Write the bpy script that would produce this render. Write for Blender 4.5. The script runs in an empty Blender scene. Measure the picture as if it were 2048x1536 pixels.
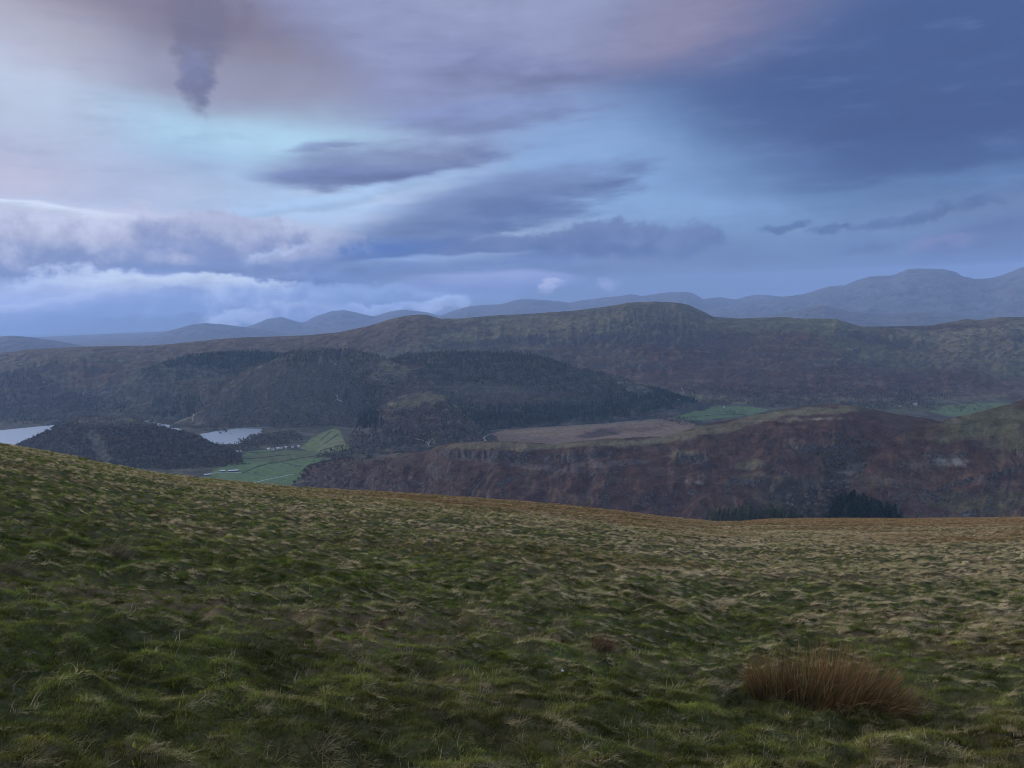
import bpy, math
import numpy as np
from mathutils import Vector, Matrix
from mathutils.bvhtree import BVHTree

sc = bpy.context.scene
C = sc.collection
rng = np.random.default_rng(11)

# ------------------------------------------------------------------ camera
F = 1538.0                       # focal length in pixels of the 2048 px photograph
PITCH = math.atan(168.0 / F)     # the true horizon crosses the middle at y = 600 of 1536 ...
ROLL = math.radians(2.0)         # ... and drops to the left: the photograph is a little tilted
EYE = 1.6
cp, sp = math.cos(PITCH), math.sin(PITCH)
cam_d = bpy.data.cameras.new('camera')
cam = bpy.data.objects.new('camera', cam_d)
C.objects.link(cam)
cam.location = (0, 0, EYE)
_u = Vector((0, sp, cp))
_r = Vector((1, 0, 0))
cam.matrix_world = Matrix.Translation((0, 0, EYE)) @ Matrix((
    _r * math.cos(ROLL) - _u * math.sin(ROLL), _r * math.sin(ROLL) + _u * math.cos(ROLL), (0, -cp, sp))).transposed().to_4x4()
cam_d.sensor_width = 36.0
cam_d.lens = 36.0 * F / 2048.0
cam_d.clip_start = 0.05
cam_d.clip_end = 80000
sc.camera = cam

# ------------------------------------------------------------------ light
SUN_AZ, SUN_EL = math.radians(-66), math.radians(13)     # the sun goes down left of the picture
sun_d = bpy.data.lights.new('sun', 'SUN')
sun_d.energy = 1.4
sun_d.angle = math.radians(11)
sun_d.color = (1.0, 0.88, 0.78)
sun = bpy.data.objects.new('sun', sun_d)
C.objects.link(sun)
sdir = Vector((math.sin(SUN_AZ) * math.cos(SUN_EL), math.cos(SUN_AZ) * math.cos(SUN_EL), math.sin(SUN_EL)))
sun.rotation_euler = sdir.to_track_quat('Z', 'Y').to_euler()

sc.view_settings.view_transform = 'Standard'
sc.view_settings.look = 'None'
sc.view_settings.gamma = 1.0
EXPO = 1.02
sc.view_settings.exposure = EXPO
sc.view_settings.use_curve_mapping = False
sc.cycles.use_denoising = True
sc.cycles.filter_width = 1.0
sc.cycles.max_bounces = 4
sc.cycles.diffuse_bounces = 2
sc.cycles.glossy_bounces = 2
sc.cycles.transmission_bounces = 2
sc.cycles.volume_bounces = 1
sc.cycles.transparent_max_bounces = 8
sc.cycles.sample_clamp_indirect = 4.0


def lin(c):
    return tuple(((v / 255.0) / 12.92 if v / 255.0 <= 0.04045 else ((v / 255.0 + 0.055) / 1.055) ** 2.4) for v in c)


def ray(px, py):
    """direction of a photograph pixel: azimuth and tangent of elevation"""
    ux = (np.asarray(px, float) - 1024) / F
    uy = (768 - np.asarray(py, float)) / F
    cx = ux * math.cos(ROLL) + uy * math.sin(ROLL)
    cy = -ux * math.sin(ROLL) + uy * math.cos(ROLL)
    dx, dy, dz = cx, cp + cy * sp, -sp + cy * cp
    h = np.hypot(dx, dy)
    return np.arctan2(dx, dy), dz / h


def project(X, Y, Z):
    zz = Z - EYE
    depth = Y * cp - zz * sp
    up = Y * sp + zz * cp
    depth = np.maximum(depth, 1e-3)
    lx, ly = X / depth, up / depth
    return 1024 + F * (lx * math.cos(ROLL) - ly * math.sin(ROLL)), 768 - F * (lx * math.sin(ROLL) + ly * math.cos(ROLL))


def kdist(px):
    """distances below were paced out for a level camera; this carries them over to the tilted one"""
    t0 = (850 - 570) / F
    return t0 / np.maximum(-ray(px, np.full(np.shape(px), 850.0))[1], 0.05)


# ------------------------------------------------------------------ world: dusk sky with clouds laid out by direction
world = bpy.data.worlds.new('World')
sc.world = world
world.use_nodes = True
nt = world.node_tree
nt.nodes.clear()
SKY_STRENGTH = 0.1


class NT:
    def __init__(s, tree):
        s.t = tree

    def n(s, typ, **kw):
        nd = s.t.nodes.new(typ)
        for k, v in kw.items():
            setattr(nd, k, v)
        return nd

    def l(s, a, b):
        s.t.links.new(a, b)

    def math(s, op, a, b=None, clamp=False):
        nd = s.n('ShaderNodeMath', operation=op, use_clamp=clamp)
        for i, v in enumerate((a, b)):
            if v is None:
                continue
            if isinstance(v, (int, float)):
                nd.inputs[i].default_value = v
            else:
                s.l(v, nd.inputs[i])
        return nd.outputs[0]

    def vmath(s, op, a, b=None, scale=None):
        nd = s.n('ShaderNodeVectorMath', operation=op)
        for i, v in enumerate((a, b)):
            if v is None:
                continue
            if isinstance(v, (tuple, list)):
                nd.inputs[i].default_value = v
            else:
                s.l(v, nd.inputs[i])
        if scale is not None:
            nd.inputs['Scale'].default_value = scale
        return nd

    def noise(s, vec, scale, detail=2.0, rough=0.5, dist=0.0):
        nd = s.n('ShaderNodeTexNoise')
        nd.inputs['Scale'].default_value = scale
        nd.inputs['Detail'].default_value = detail
        nd.inputs['Roughness'].default_value = rough
        nd.inputs['Distortion'].default_value = dist
        if vec is not None:
            s.l(vec, nd.inputs['Vector'])
        return nd

    def maprange(s, v, a, b, c=0.0, d=1.0, smooth=True):
        nd = s.n('ShaderNodeMapRange', interpolation_type='SMOOTHSTEP' if smooth else 'LINEAR')
        s.l(v, nd.inputs['Value'])
        for k, x in (('From Min', a), ('From Max', b), ('To Min', c), ('To Max', d)):
            nd.inputs[k].default_value = x
        return nd.outputs['Result']

    def mix(s, fac, a, b, blend='MIX'):
        nd = s.n('ShaderNodeMix', data_type='RGBA', blend_type=blend)
        nd.clamp_factor = True
        for sock, v in ((nd.inputs[0], fac), (nd.inputs[6], a), (nd.inputs[7], b)):
            if isinstance(v, (int, float)):
                sock.default_value = v
            elif isinstance(v, (tuple, list)):
                sock.default_value = (*v[:3], 1)
            else:
                s.l(v, sock)
        return nd.outputs[2]


W = NT(nt)
tc = W.n('ShaderNodeTexCoord')
sep = W.n('ShaderNodeSeparateXYZ')
W.l(tc.outputs['Generated'], sep.inputs[0])
sky = W.n('ShaderNodeTexSky', sky_type='NISHITA')
sky.sun_disc = False
sky.sun_elevation = SUN_EL
sky.sun_rotation = SUN_AZ
sky.altitude = 700
sky.air_density = 1.0
sky.dust_density = 1.0
sky.ozone_density = 3.0
W.l(tc.outputs['Generated'], sky.inputs[0])
az = W.math('ARCTAN2', sep.outputs[0], sep.outputs[1])
el = W.math('ARCSINE', sep.outputs[2])
comb = W.n('ShaderNodeCombineXYZ')
W.l(az, comb.inputs[0])
W.l(el, comb.inputs[1])
P = comb.outputs[0]
# coordinates stretched along the horizon for streaky cloud
st = W.vmath('MULTIPLY', P, (1.0, 3.2, 1.0)).outputs[0]
n_soft = W.noise(st, 5.0, 3.0, 0.5)
n_rough = W.noise(st, 20.0, 7.0, 0.66)
n_streak = W.noise(W.vmath('MULTIPLY', P, (1.0, 4.6, 1.0)).outputs[0], 10.0, 6.0, 0.6, 0.2)


def warp(base, nd, ax, ay):
    a = W.vmath('SUBTRACT', nd.outputs['Color'], (0.5, 0.5, 0.5)).outputs[0]
    b = W.vmath('MULTIPLY', a, (ax, ay, 0.0)).outputs[0]
    return W.vmath('ADD', base, b).outputs[0]


P_soft = warp(P, n_soft, 0.10, 0.035)
n_puff = W.noise(P, 26.0, 7.0, 0.62)
P_rough = warp(warp(P_soft, n_rough, 0.08, 0.02), n_puff, 0.035, 0.032)
P_puff = warp(warp(P, n_rough, 0.03, 0.015), n_puff, 0.05, 0.04)
P_streak = warp(P_soft, n_streak, 0.11, 0.022)
COORD = {'s': P_soft, 'r': P_rough, 't': P_streak, 'p': P_puff}

# dusk blue and whole-sky cloud, brightened to light the ground from out of view
k = 1.0 / SKY_STRENGTH / 2 ** EXPO


def kc(c, m=1.0):
    return tuple(v * k * m for v in lin(c))


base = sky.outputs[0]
base = W.mix(0.85, base, kc((186, 206, 240), 1.42))  # overbright pale veil, added to light ground and haze
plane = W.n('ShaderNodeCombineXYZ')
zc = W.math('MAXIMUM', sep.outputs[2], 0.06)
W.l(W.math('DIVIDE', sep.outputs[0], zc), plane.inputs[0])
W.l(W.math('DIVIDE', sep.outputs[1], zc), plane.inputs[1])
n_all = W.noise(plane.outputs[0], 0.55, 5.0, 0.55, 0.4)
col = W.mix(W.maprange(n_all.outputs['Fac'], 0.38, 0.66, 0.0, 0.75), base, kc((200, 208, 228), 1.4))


def blob(col, cx, cy, rx, ry, rot, soft, alpha, c, mode='s', c2=None, brk=0.0):
    """one cloud: an ellipse of sky (centre and size given in photograph pixels) with a torn edge;
    c2 = colour of its lower side, brk = how far noise breaks it up"""
    a0, t0 = ray(cx, cy)
    m = W.n('ShaderNodeMapping', vector_type='TEXTURE')
    m.inputs['Location'].default_value = (float(a0), math.atan(float(t0)), 0)
    m.inputs['Rotation'].default_value = (0, 0, math.radians(rot))
    m.inputs['Scale'].default_value = (rx / F, ry / F, 1)
    W.l(COORD[mode], m.inputs['Vector'])
    d = W.vmath('LENGTH', m.outputs[0]).outputs['Value']
    if brk:
        nn = n_streak if mode == 't' else n_puff
        d = W.math('ADD', d, W.math('MULTIPLY', W.math('SUBTRACT', nn.outputs['Fac'], 0.5), brk * 2.2))
    if cy > 540 and rx < 400:          # seen through the longest stretch of haze
        c = tuple(min(255, v * 1.16) for v in c)
        c2 = None if c2 is None else tuple(min(255, v * 1.08) for v in c2)
    fac = W.maprange(d, 1.0 + soft, 1.0 - soft, 0.0, alpha)
    cc = kc(c)
    if c2 is None and mode in 'prt':
        c, c2 = tuple(min(255, v * 1.06) for v in c), tuple(v * 0.92 for v in c)
    if c2 is not None:
        s2 = W.n('ShaderNodeSeparateXYZ')
        W.l(m.outputs[0], s2.inputs[0])
        lump = W.math('MULTIPLY', W.math('SUBTRACT', (n_streak if mode in 'ts' else n_puff).outputs['Fac'], 0.5), 1.5 if mode == 's' else 3.2)
        cc = W.mix(W.maprange(W.math('ADD', s2.outputs[1], lump), -0.8, 0.8), kc(c2), kc(c))
    return W.mix(fac, col, cc)


SKY = [
    # broad light and dark of the sky
    (1900, 60, 620, 330, 0, 0.60, 0.97, (68, 93, 143), 's'),
    (1500, 560, 900, 150, 0, 0.70, 0.90, (76, 101, 146), 's'),
    (1330, 340, 480, 120, -8, 0.70, 0.95, (124, 159, 204), 's'),
    (300, 280, 600, 160, 0, 0.70, 0.97, (162, 189, 222), 's'),
    (560, 235, 250, 60, -4, 0.80, 0.90, (181, 222, 246), 's'),
    (100, 640, 800, 130, 0, 0.60, 0.95, (95, 116, 159), 's'),
    # upper cloud deck
    (850, 60, 480, 190, -14, 0.40, 0.95, (146, 154, 190), 's', (137, 144, 184)),
    (170, 20, 440, 110, -14, 0.30, 0.97, (139, 134, 152), 's', (151, 154, 180)),
    (20, 10, 150, 80, -14, 0.60, 0.45, (177, 165, 175), 's'),
    (-10, 180, 170, 110, 0, 0.80, 0.75, (195, 203, 224), 's'),
    (1230, 0, 230, 80, -20, 0.60, 0.50, (147, 154, 192), 's'),
    (1420, 100, 270, 130, 14, 0.60, 0.75, (127, 131, 167), 's', (114, 128, 173)),
    (1410, 80, 190, 80, 18, 0.80, 0.48, (162, 145, 164), 's', (149, 139, 168)),
    (1640, 235, 430, 85, -10, 0.45, 0.90, (80, 104, 153), 's'),
    (1900, 245, 230, 45, 8, 0.40, 0.80, (71, 92, 142), 's'),
    (1750, 335, 420, 42, -3, 0.45, 0.70, (80, 111, 165), 't'),
    (1900, 374, 430, 22, 2, 0.50, 0.55, (117, 155, 203), 't', None, 0.3),
    (1270, 320, 280, 100, -8, 0.70, 0.75, (139, 175, 222), 's'),
    (1900, 150, 400, 190, 0, 0.60, 0.82, (70, 93, 143), 's', (66, 87, 136)),
    (330, -10, 260, 62, -8, 0.55, 0.70, (128, 122, 146), 's'),
    # the hanging dark column
    (405, 0, 70, 70, 0, 0.50, 0.72, (123, 120, 145), 'p'),
    (398, 95, 38, 72, -6, 0.40, 0.84, (119, 118, 144), 'p', (115, 116, 147)),
    (392, 164, 30, 40, 8, 0.40, 0.84, (120, 125, 160), 'p', None, 0.5),
    # darker lenses in the middle
    (1010, 145, 150, 40, -6, 0.60, 0.75, (125, 132, 172), 't', None, 0.4),
    (960, 238, 200, 24, 0, 0.40, 0.70, (128, 142, 187), 't', None, 0.5),
    (780, 325, 190, 38, 4, 0.60, 0.78, (120, 128, 168), 't', (106, 118, 163), 0.5),
    (700, 350, 150, 20, 2, 0.40, 0.80, (110, 124, 171), 't', None, 0.3),
    (655, 294, 46, 11, 4, 0.60, 0.70, (122, 134, 177), 't'),
    (980, 410, 250, 50, 10, 0.45, 0.85, (119, 138, 181), 't', None, 0.3),
    (880, 460, 330, 50, 14, 0.45, 0.85, (109, 130, 175), 't', (89, 112, 163), 0.3),
    (640, 405, 280, 14, 10, 0.60, 0.60, (164, 195, 233), 't', None, 0.4),
    (690, 528, 210, 36, 6, 0.35, 0.90, (77, 108, 171), 't'),
    (1210, 482, 150, 36, 2, 0.25, 0.90, (107, 126, 172), 'p', (87, 110, 160), 0.4),
    (1060, 500, 200, 30, 2, 0.30, 0.85, (101, 120, 170), 'r', (87, 110, 160), 0.4),
    (1375, 478, 62, 34, 16, 0.30, 0.80, (111, 132, 178), 'p', (92, 116, 166), 0.6),
    (900, 540, 330, 22, 0, 0.40, 0.75, (110, 134, 184), 't', None, 0.4),
    # left cloud bank
    (70, 350, 250, 60, -5, 0.70, 0.60, (189, 189, 218), 's'),
    (20, 355, 90, 30, -5, 0.80, 0.30, (213, 201, 213), 's'),
    (110, 482, 480, 74, -3, 0.14, 0.96, (193, 200, 228), 'r', (131, 148, 194), 0.25),
    (60, 412, 190, 15, -6, 0.30, 0.90, (208, 222, 244), 't'),
    (130, 450, 320, 30, -2, 0.60, 0.55, (201, 204, 230), 'p', None, 0.4),
    (440, 476, 140, 46, -4, 0.16, 0.90, (179, 186, 217), 'p', (131, 148, 194), 0.4),
    (200, 548, 440, 14, 2, 0.50, 0.75, (109, 132, 183), 't', None, 0.4),
    (350, 592, 330, 44, -4, 0.14, 0.94, (174, 188, 222), 'r', (117, 140, 190), 0.2),
    (60, 612, 300, 40, 6, 0.20, 0.80, (162, 174, 212), 's', (111, 132, 182)),
    (740, 588, 260, 20, -2, 0.30, 0.75, (131, 154, 198), 'p', (106, 132, 183), 0.5),
    # small clouds over the far fells
    (990, 562, 160, 22, 0, 0.22, 0.88, (136, 146, 189), 's', (105, 124, 174)),
    (1098, 573, 25, 13, 4, 0.40, 0.75, (186, 185, 210), 'p', (136, 148, 189)),
    (1216, 567, 20, 9, 0, 0.60, 0.45, (155, 162, 200), 'p'),
    (880, 607, 60, 13, 8, 0.30, 0.80, (155, 172, 211), 'p', None, 0.5),
    (760, 614, 80, 11, 2, 0.30, 0.75, (145, 164, 207), 'p', None, 0.5),
    (470, 636, 60, 14, 8, 0.30, 0.80, (158, 174, 214), 'p', None, 0.5),
    (1760, 446, 60, 8, 4, 0.55, 0.55, (74, 98, 146), 'p', None, 0.8),
    (1845, 432, 44, 10, 14, 0.55, 0.55, (72, 96, 144), 'p', None, 0.8),
    (1965, 408, 40, 8, 12, 0.55, 0.55, (74, 98, 146), 'p', None, 0.8),
    (1570, 454, 42, 8, 0, 0.55, 0.72, (78, 104, 152), 'p', None, 0.5),
    (1660, 460, 32, 8, 4, 0.55, 0.72, (76, 100, 148), 'p', None, 0.5),
    (2010, 486, 170, 40, 12, 0.40, 0.75, (89, 110, 158), 's'),
    (1890, 491, 52, 17, 6, 0.30, 0.85, (120, 128, 171), 'p', (93, 112, 160)),
    (1725, 496, 46, 12, 4, 0.40, 0.80, (95, 118, 166), 'p'),

    # pale rims on the low left bank and torn light between the middle lenses
    (330, 562, 190, 12, -3, 0.45, 0.60, (186, 198, 226), 'r', None, 0.4),
    (120, 590, 200, 9, 4, 0.50, 0.60, (170, 182, 216), 'r', None, 0.4),
    (560, 512, 60, 10, 8, 0.40, 0.75, (176, 190, 224), 'p', None, 0.6),
    (900, 520, 160, 7, 2, 0.60, 0.60, (146, 172, 214), 't', None, 0.4),
]
for b in SKY:
    col = blob(col, *b)
# fine mottling, then thin torn streaks in all of it
mot = W.math('ADD', W.math('MULTIPLY', n_puff.outputs['Fac'], 0.45), W.math('MULTIPLY', n_streak.outputs['Fac'], 0.55))
col = W.mix(1.0, col, W.maprange(mot, 0.34, 0.66, 0.94, 1.06, smooth=False), 'MULTIPLY')
col = W.mix(W.maprange(n_streak.outputs['Fac'], 0.52, 0.74, 0.0, 0.07), col, kc((164, 190, 232)))
col = W.mix(W.maprange(n_streak.outputs['Fac'], 0.46, 0.30, 0.0, 0.08), col, kc((92, 110, 164)))
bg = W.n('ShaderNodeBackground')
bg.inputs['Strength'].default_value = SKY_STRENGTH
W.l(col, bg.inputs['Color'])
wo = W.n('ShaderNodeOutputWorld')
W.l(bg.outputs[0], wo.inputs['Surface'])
world.cycles.sampling_method = 'MANUAL'
world.cycles.sample_map_resolution = 512


# ------------------------------------------------------------------ numpy noise
_PERM = np.random.default_rng(5).permutation(1024).astype(np.int32)
_GA = np.random.default_rng(6).uniform(0, 2 * math.pi, 1024)
_GC, _GS = np.cos(_GA).astype(np.float32), np.sin(_GA).astype(np.float32)


def perlin(x, y, seed=0):
    x, y = np.broadcast_arrays(np.asarray(x, float), np.asarray(y, float))
    ix, iy = np.floor(x), np.floor(y)
    fx, fy = (x - ix).astype(np.float32), (y - iy).astype(np.float32)
    ix, iy = ix.astype(np.int32) + seed * 37, iy.astype(np.int32) + seed * 101
    u = fx * fx * fx * (fx * (fx * 6 - 15) + 10)
    v = fy * fy * fy * (fy * (fy * 6 - 15) + 10)
    r0, r1 = _PERM[iy & 1023], _PERM[(iy + 1) & 1023]

    def g(ox, row, oy):
        h = _PERM[(ix + ox + row) & 1023]
        return _GC[h] * (fx - ox) + _GS[h] * (fy - oy)
    a = g(0, r0, 0)
    a = a + (g(1, r0, 0) - a) * u
    b = g(0, r1, 1)
    b = b + (g(1, r1, 1) - b) * u
    return (a + (b - a) * v) * 1.5


def fbm(x, y, seed=0, octv=4, gain=0.5):
    r, a, f, tot = 0.0, 1.0, 1.0, 0.0
    for i in range(octv):
        r = r + a * perlin(x * f, y * f, seed + i * 17)
        tot += a
        a *= gain
        f *= 2.03
    return r / tot


def ridged(x, y, seed=0, octv=4):
    r, a, f, tot = 0.0, 1.0, 1.0, 0.0
    for i in range(octv):
        r = r + a * (1 - 2 * np.abs(perlin(x * f, y * f, seed + i * 31)))
        tot += a
        a *= 0.5
        f *= 2.1
    return r / tot


def sstep(a, b, x):
    t = np.clip((x - a) / (b - a), 0, 1)
    return t * t * (3 - 2 * t)


def inpoly(px, py, poly):
    r = np.zeros(px.shape, bool)
    n = len(poly)
    for i in range(n):
        x0, y0 = poly[i]
        x1, y1 = poly[(i + 1) % n]
        if y0 == y1:
            continue
        c = ((y0 > py) != (y1 > py)) & (px < (x1 - x0) * (py - y0) / (y1 - y0) + x0)
        r ^= c
    return r


# ------------------------------------------------------------------ object helpers
def tag(o, label=None, cat=None, group=None, kind=None):
    if label:
        o['label'] = label
    if cat:
        o['category'] = cat
    if group:
        o['group'] = group
    if kind:
        o['kind'] = kind
    return o


def link(name, data, mat=None, parent=None):
    o = bpy.data.objects.new(name, data)
    C.objects.link(o)
    if mat is not None:
        data.materials.clear()
        data.materials.append(mat)
    if parent is not None:
        o.parent = parent
    return o


def mesh_np(name, verts, faces, smooth=True):
    """faces: (n,3) or (n,4) array"""
    me = bpy.data.meshes.new(name)
    verts = np.asarray(verts, np.float32)
    faces = np.asarray(faces, np.int32)
    k_ = faces.shape[1]
    me.vertices.add(len(verts))
    me.vertices.foreach_set('co', verts.ravel())
    me.loops.add(faces.size)
    me.loops.foreach_set('vertex_index', faces.ravel())
    me.polygons.add(len(faces))
    me.polygons.foreach_set('loop_start', np.arange(0, faces.size, k_, dtype=np.int32))
    me.update(calc_edges=True)
    me.polygons.foreach_set('use_smooth', np.full(len(faces), smooth))
    return me


def grid_faces(nr, nc):
    i = np.arange(nr * nc).reshape(nr, nc)
    return np.stack([i[:-1, :-1], i[:-1, 1:], i[1:, 1:], i[1:, :-1]], -1).reshape(-1, 4)


def set_col(me, name, col):
    a = me.attributes.new(name, 'FLOAT_COLOR', 'POINT')
    buf = np.ones((len(me.vertices), 4), np.float32)
    buf[:, :3] = col
    a.data.foreach_set('color', buf.ravel())


def new_mat(name):
    m = bpy.data.materials.new(name)
    m.use_nodes = True
    m.node_tree.nodes.clear()
    return m, NT(m.node_tree)


def finish(N, shader):
    out = N.n('ShaderNodeOutputMaterial')
    N.l(shader, out.inputs['Surface'])


def bsdf(N, color, rough=0.9, normal=None, spec=0.2):
    b = N.n('ShaderNodeBsdfPrincipled')
    if isinstance(color, tuple):
        b.inputs['Base Color'].default_value = (*color, 1)
    else:
        N.l(color, b.inputs['Base Color'])
    b.inputs['Roughness'].default_value = rough
    b.inputs['Specular IOR Level'].default_value = spec
    if normal is not None:
        N.l(normal, b.inputs['Normal'])
    return b


# ------------------------------------------------------------------ materials
def mat_land(name, scale, bump, rockmix=True):
    m, N = new_mat(name)
    att = N.n('ShaderNodeAttribute', attribute_name='cover')
    geo = N.n('ShaderNodeNewGeometry')
    pos = N.vmath('SCALE', geo.outputs['Position'], scale=scale).outputs[0]
    n1 = N.noise(pos, 1.0, 6.0, 0.65)
    n2 = N.noise(pos, 7.0, 3.0, 0.6)
    f = N.maprange(n1.outputs['Fac'], 0.3, 0.7, 0.6, 1.5, smooth=False)
    f2 = N.maprange(n2.outputs['Fac'], 0.3, 0.7, 0.75, 1.3, smooth=False)
    c = N.mix(1.0, att.outputs['Color'], f, 'MULTIPLY')
    c = N.mix(1.0, c, f2, 'MULTIPLY')
    if rockmix:
        sp_ = N.n('ShaderNodeSeparateXYZ')
        N.l(geo.outputs['True Normal'], sp_.inputs[0])
        steep = N.maprange(sp_.outputs[2], 0.80, 0.62)
        rc = N.mix(N.maprange(n2.outputs['Fac'], 0.35, 0.65), (0.020, 0.019, 0.020), (0.085, 0.080, 0.076))
        c = N.mix(steep, c, rc)
    bm = N.n('ShaderNodeBump')
    bm.inputs['Strength'].default_value = 0.8
    bm.inputs['Distance'].default_value = bump
    N.l(n1.outputs['Fac'], bm.inputs['Height'])
    b = bsdf(N, c, 0.95, bm.outputs[0], 0.05)
    finish(N, b.outputs[0])
    return m


M_land = mat_land('fell_cover', 0.03, 4.0)
M_far = mat_land('far_fell_cover', 0.004, 10.0, False)
M_valley = mat_land('valley_cover', 0.05, 0.6, False)


def mat_plain(name, c, rough=0.9, var=0.3, scale=0.5):
    m, N = new_mat(name)
    geo = N.n('ShaderNodeNewGeometry')
    n1 = N.noise(geo.outputs['Position'], scale, 4.0, 0.6)
    cc = N.mix(1.0, tuple(c), N.maprange(n1.outputs['Fac'], 0.3, 0.7, 1 - var, 1 + var, smooth=False), 'MULTIPLY')
    finish(N, bsdf(N, cc, rough).outputs[0])
    return m


M_wallstone = mat_plain('field_wall_stone', (0.045, 0.05, 0.045), 0.95, 0.4, 0.4)
M_render = mat_plain('whitewashed_wall', (0.42, 0.42, 0.41), 0.8, 0.08, 0.3)
M_slate = mat_plain('slate_roof', (0.20, 0.21, 0.23), 0.6, 0.2, 0.5)
M_pale_roof = mat_plain('pale_sheet_roof', (0.45, 0.47, 0.49), 0.5, 0.1, 0.3)
M_dark_pane = mat_plain('dark_window_pane', (0.03, 0.035, 0.04), 0.2, 0.1, 0.3)
M_track = mat_plain('gravel_track', (0.22, 0.21, 0.19), 0.95, 0.2, 0.2)
M_road = mat_plain('pale_wet_road', (0.27, 0.28, 0.29), 0.6, 0.1, 0.2)
M_bark = mat_plain('tree_bark', (0.06, 0.05, 0.04), 0.95, 0.3, 1.0)


def mat_leaf(name, c=None, trans=0.0):
    """c None: the tint comes from the instance"""
    m, N = new_mat(name)
    if c is None:
        att = N.n('ShaderNodeAttribute', attribute_name='tint', attribute_type='INSTANCER')
        base_ = att.outputs['Color']
    else:
        oi = N.n('ShaderNodeObjectInfo')
        base_ = N.mix(1.0, tuple(c), N.maprange(oi.outputs['Random'], 0, 1, 0.7, 1.35, smooth=False), 'MULTIPLY')
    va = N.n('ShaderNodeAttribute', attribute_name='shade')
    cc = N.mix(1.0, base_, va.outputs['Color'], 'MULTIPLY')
    d = N.n('ShaderNodeBsdfDiffuse')
    N.l(cc, d.inputs['Color'])
    out = d.outputs[0]
    if trans:
        t = N.n('ShaderNodeBsdfTranslucent')
        N.l(cc, t.inputs['Color'])
        mx = N.n('ShaderNodeMixShader')
        mx.inputs[0].default_value = trans
        N.l(out, mx.inputs[1])
        N.l(t.outputs[0], mx.inputs[2])
        out = mx.outputs[0]
    finish(N, out)
    return m


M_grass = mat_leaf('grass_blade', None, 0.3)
M_tree_i = mat_leaf('woodland_foliage', None, 0.0)
M_conifer = mat_leaf('conifer_needles', (0.022, 0.042, 0.034))
M_conifer_y = mat_leaf('young_conifer_needles', (0.075, 0.085, 0.045))
M_broad = mat_leaf('bare_autumn_twigs', (0.12, 0.11, 0.10))
M_oak = mat_leaf('dark_oak_leaves', (0.035, 0.042, 0.028))


def mat_water():
    m, N = new_mat('lake_water')
    geo = N.n('ShaderNodeNewGeometry')
    v = N.vmath('MULTIPLY', geo.outputs['Position'], (0.012, 0.05, 0.05)).outputs[0]
    n1 = N.noise(v, 1.0, 5.0, 0.6)
    bm = N.n('ShaderNodeBump')
    bm.inputs['Strength'].default_value = 0.25
    bm.inputs['Distance'].default_value = 2.0
    N.l(n1.outputs['Fac'], bm.inputs['Height'])
    b = N.n('ShaderNodeMixShader')
    b.inputs[0].default_value = 0.47
    d = N.n('ShaderNodeBsdfDiffuse')
    d.inputs['Color'].default_value = (0.15, 0.19, 0.24, 1)
    g = N.n('ShaderNodeBsdfGlossy')
    g.inputs['Roughness'].default_value = 0.34
    g.inputs['Color'].default_value = (0.95, 0.95, 0.95, 1)
    N.l(bm.outputs[0], g.inputs['Normal'])
    N.l(d.outputs[0], b.inputs[1])
    N.l(g.outputs[0], b.inputs[2])
    finish(N, b.outputs[0])
    return m


M_water = mat_water()

# ------------------------------------------------------------------ terrain
ZV = -545.0                      # valley floor, ZL = lake level (camera stands at 0)
ZL = -546.2
SURF = []                        # every hill as arrays, for placing things on it

COVER = dict(
    bracken=(0.066, 0.038, 0.032), bracken2=(0.092, 0.055, 0.040), heather=(0.040, 0.028, 0.030),
    grass=(0.112, 0.100, 0.060), pale=(0.175, 0.150, 0.105), rock=(0.14, 0.135, 0.135), scree=(0.21, 0.21, 0.22),
    green=(0.080, 0.088, 0.045), field=(0.085, 0.125, 0.055), field2=(0.115, 0.140, 0.060), wood=(0.035, 0.036, 0.030),
    conifer=(0.020, 0.032, 0.028), moor=(0.150, 0.105, 0.075), dark=(0.03, 0.028, 0.03), scrub=(0.07, 0.066, 0.05),
    far=(0.095, 0.095, 0.10), mud=(0.25, 0.22, 0.19))
for _k in COVER:
    COVER[_k] = tuple((0.72 if _k in ('bracken', 'heather', 'bracken2') else 0.82) * v for v in COVER[_k])


def interp(pts, x):
    p = np.array(pts, float)
    return np.interp(x, p[:, 0], p[:, 1])


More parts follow.
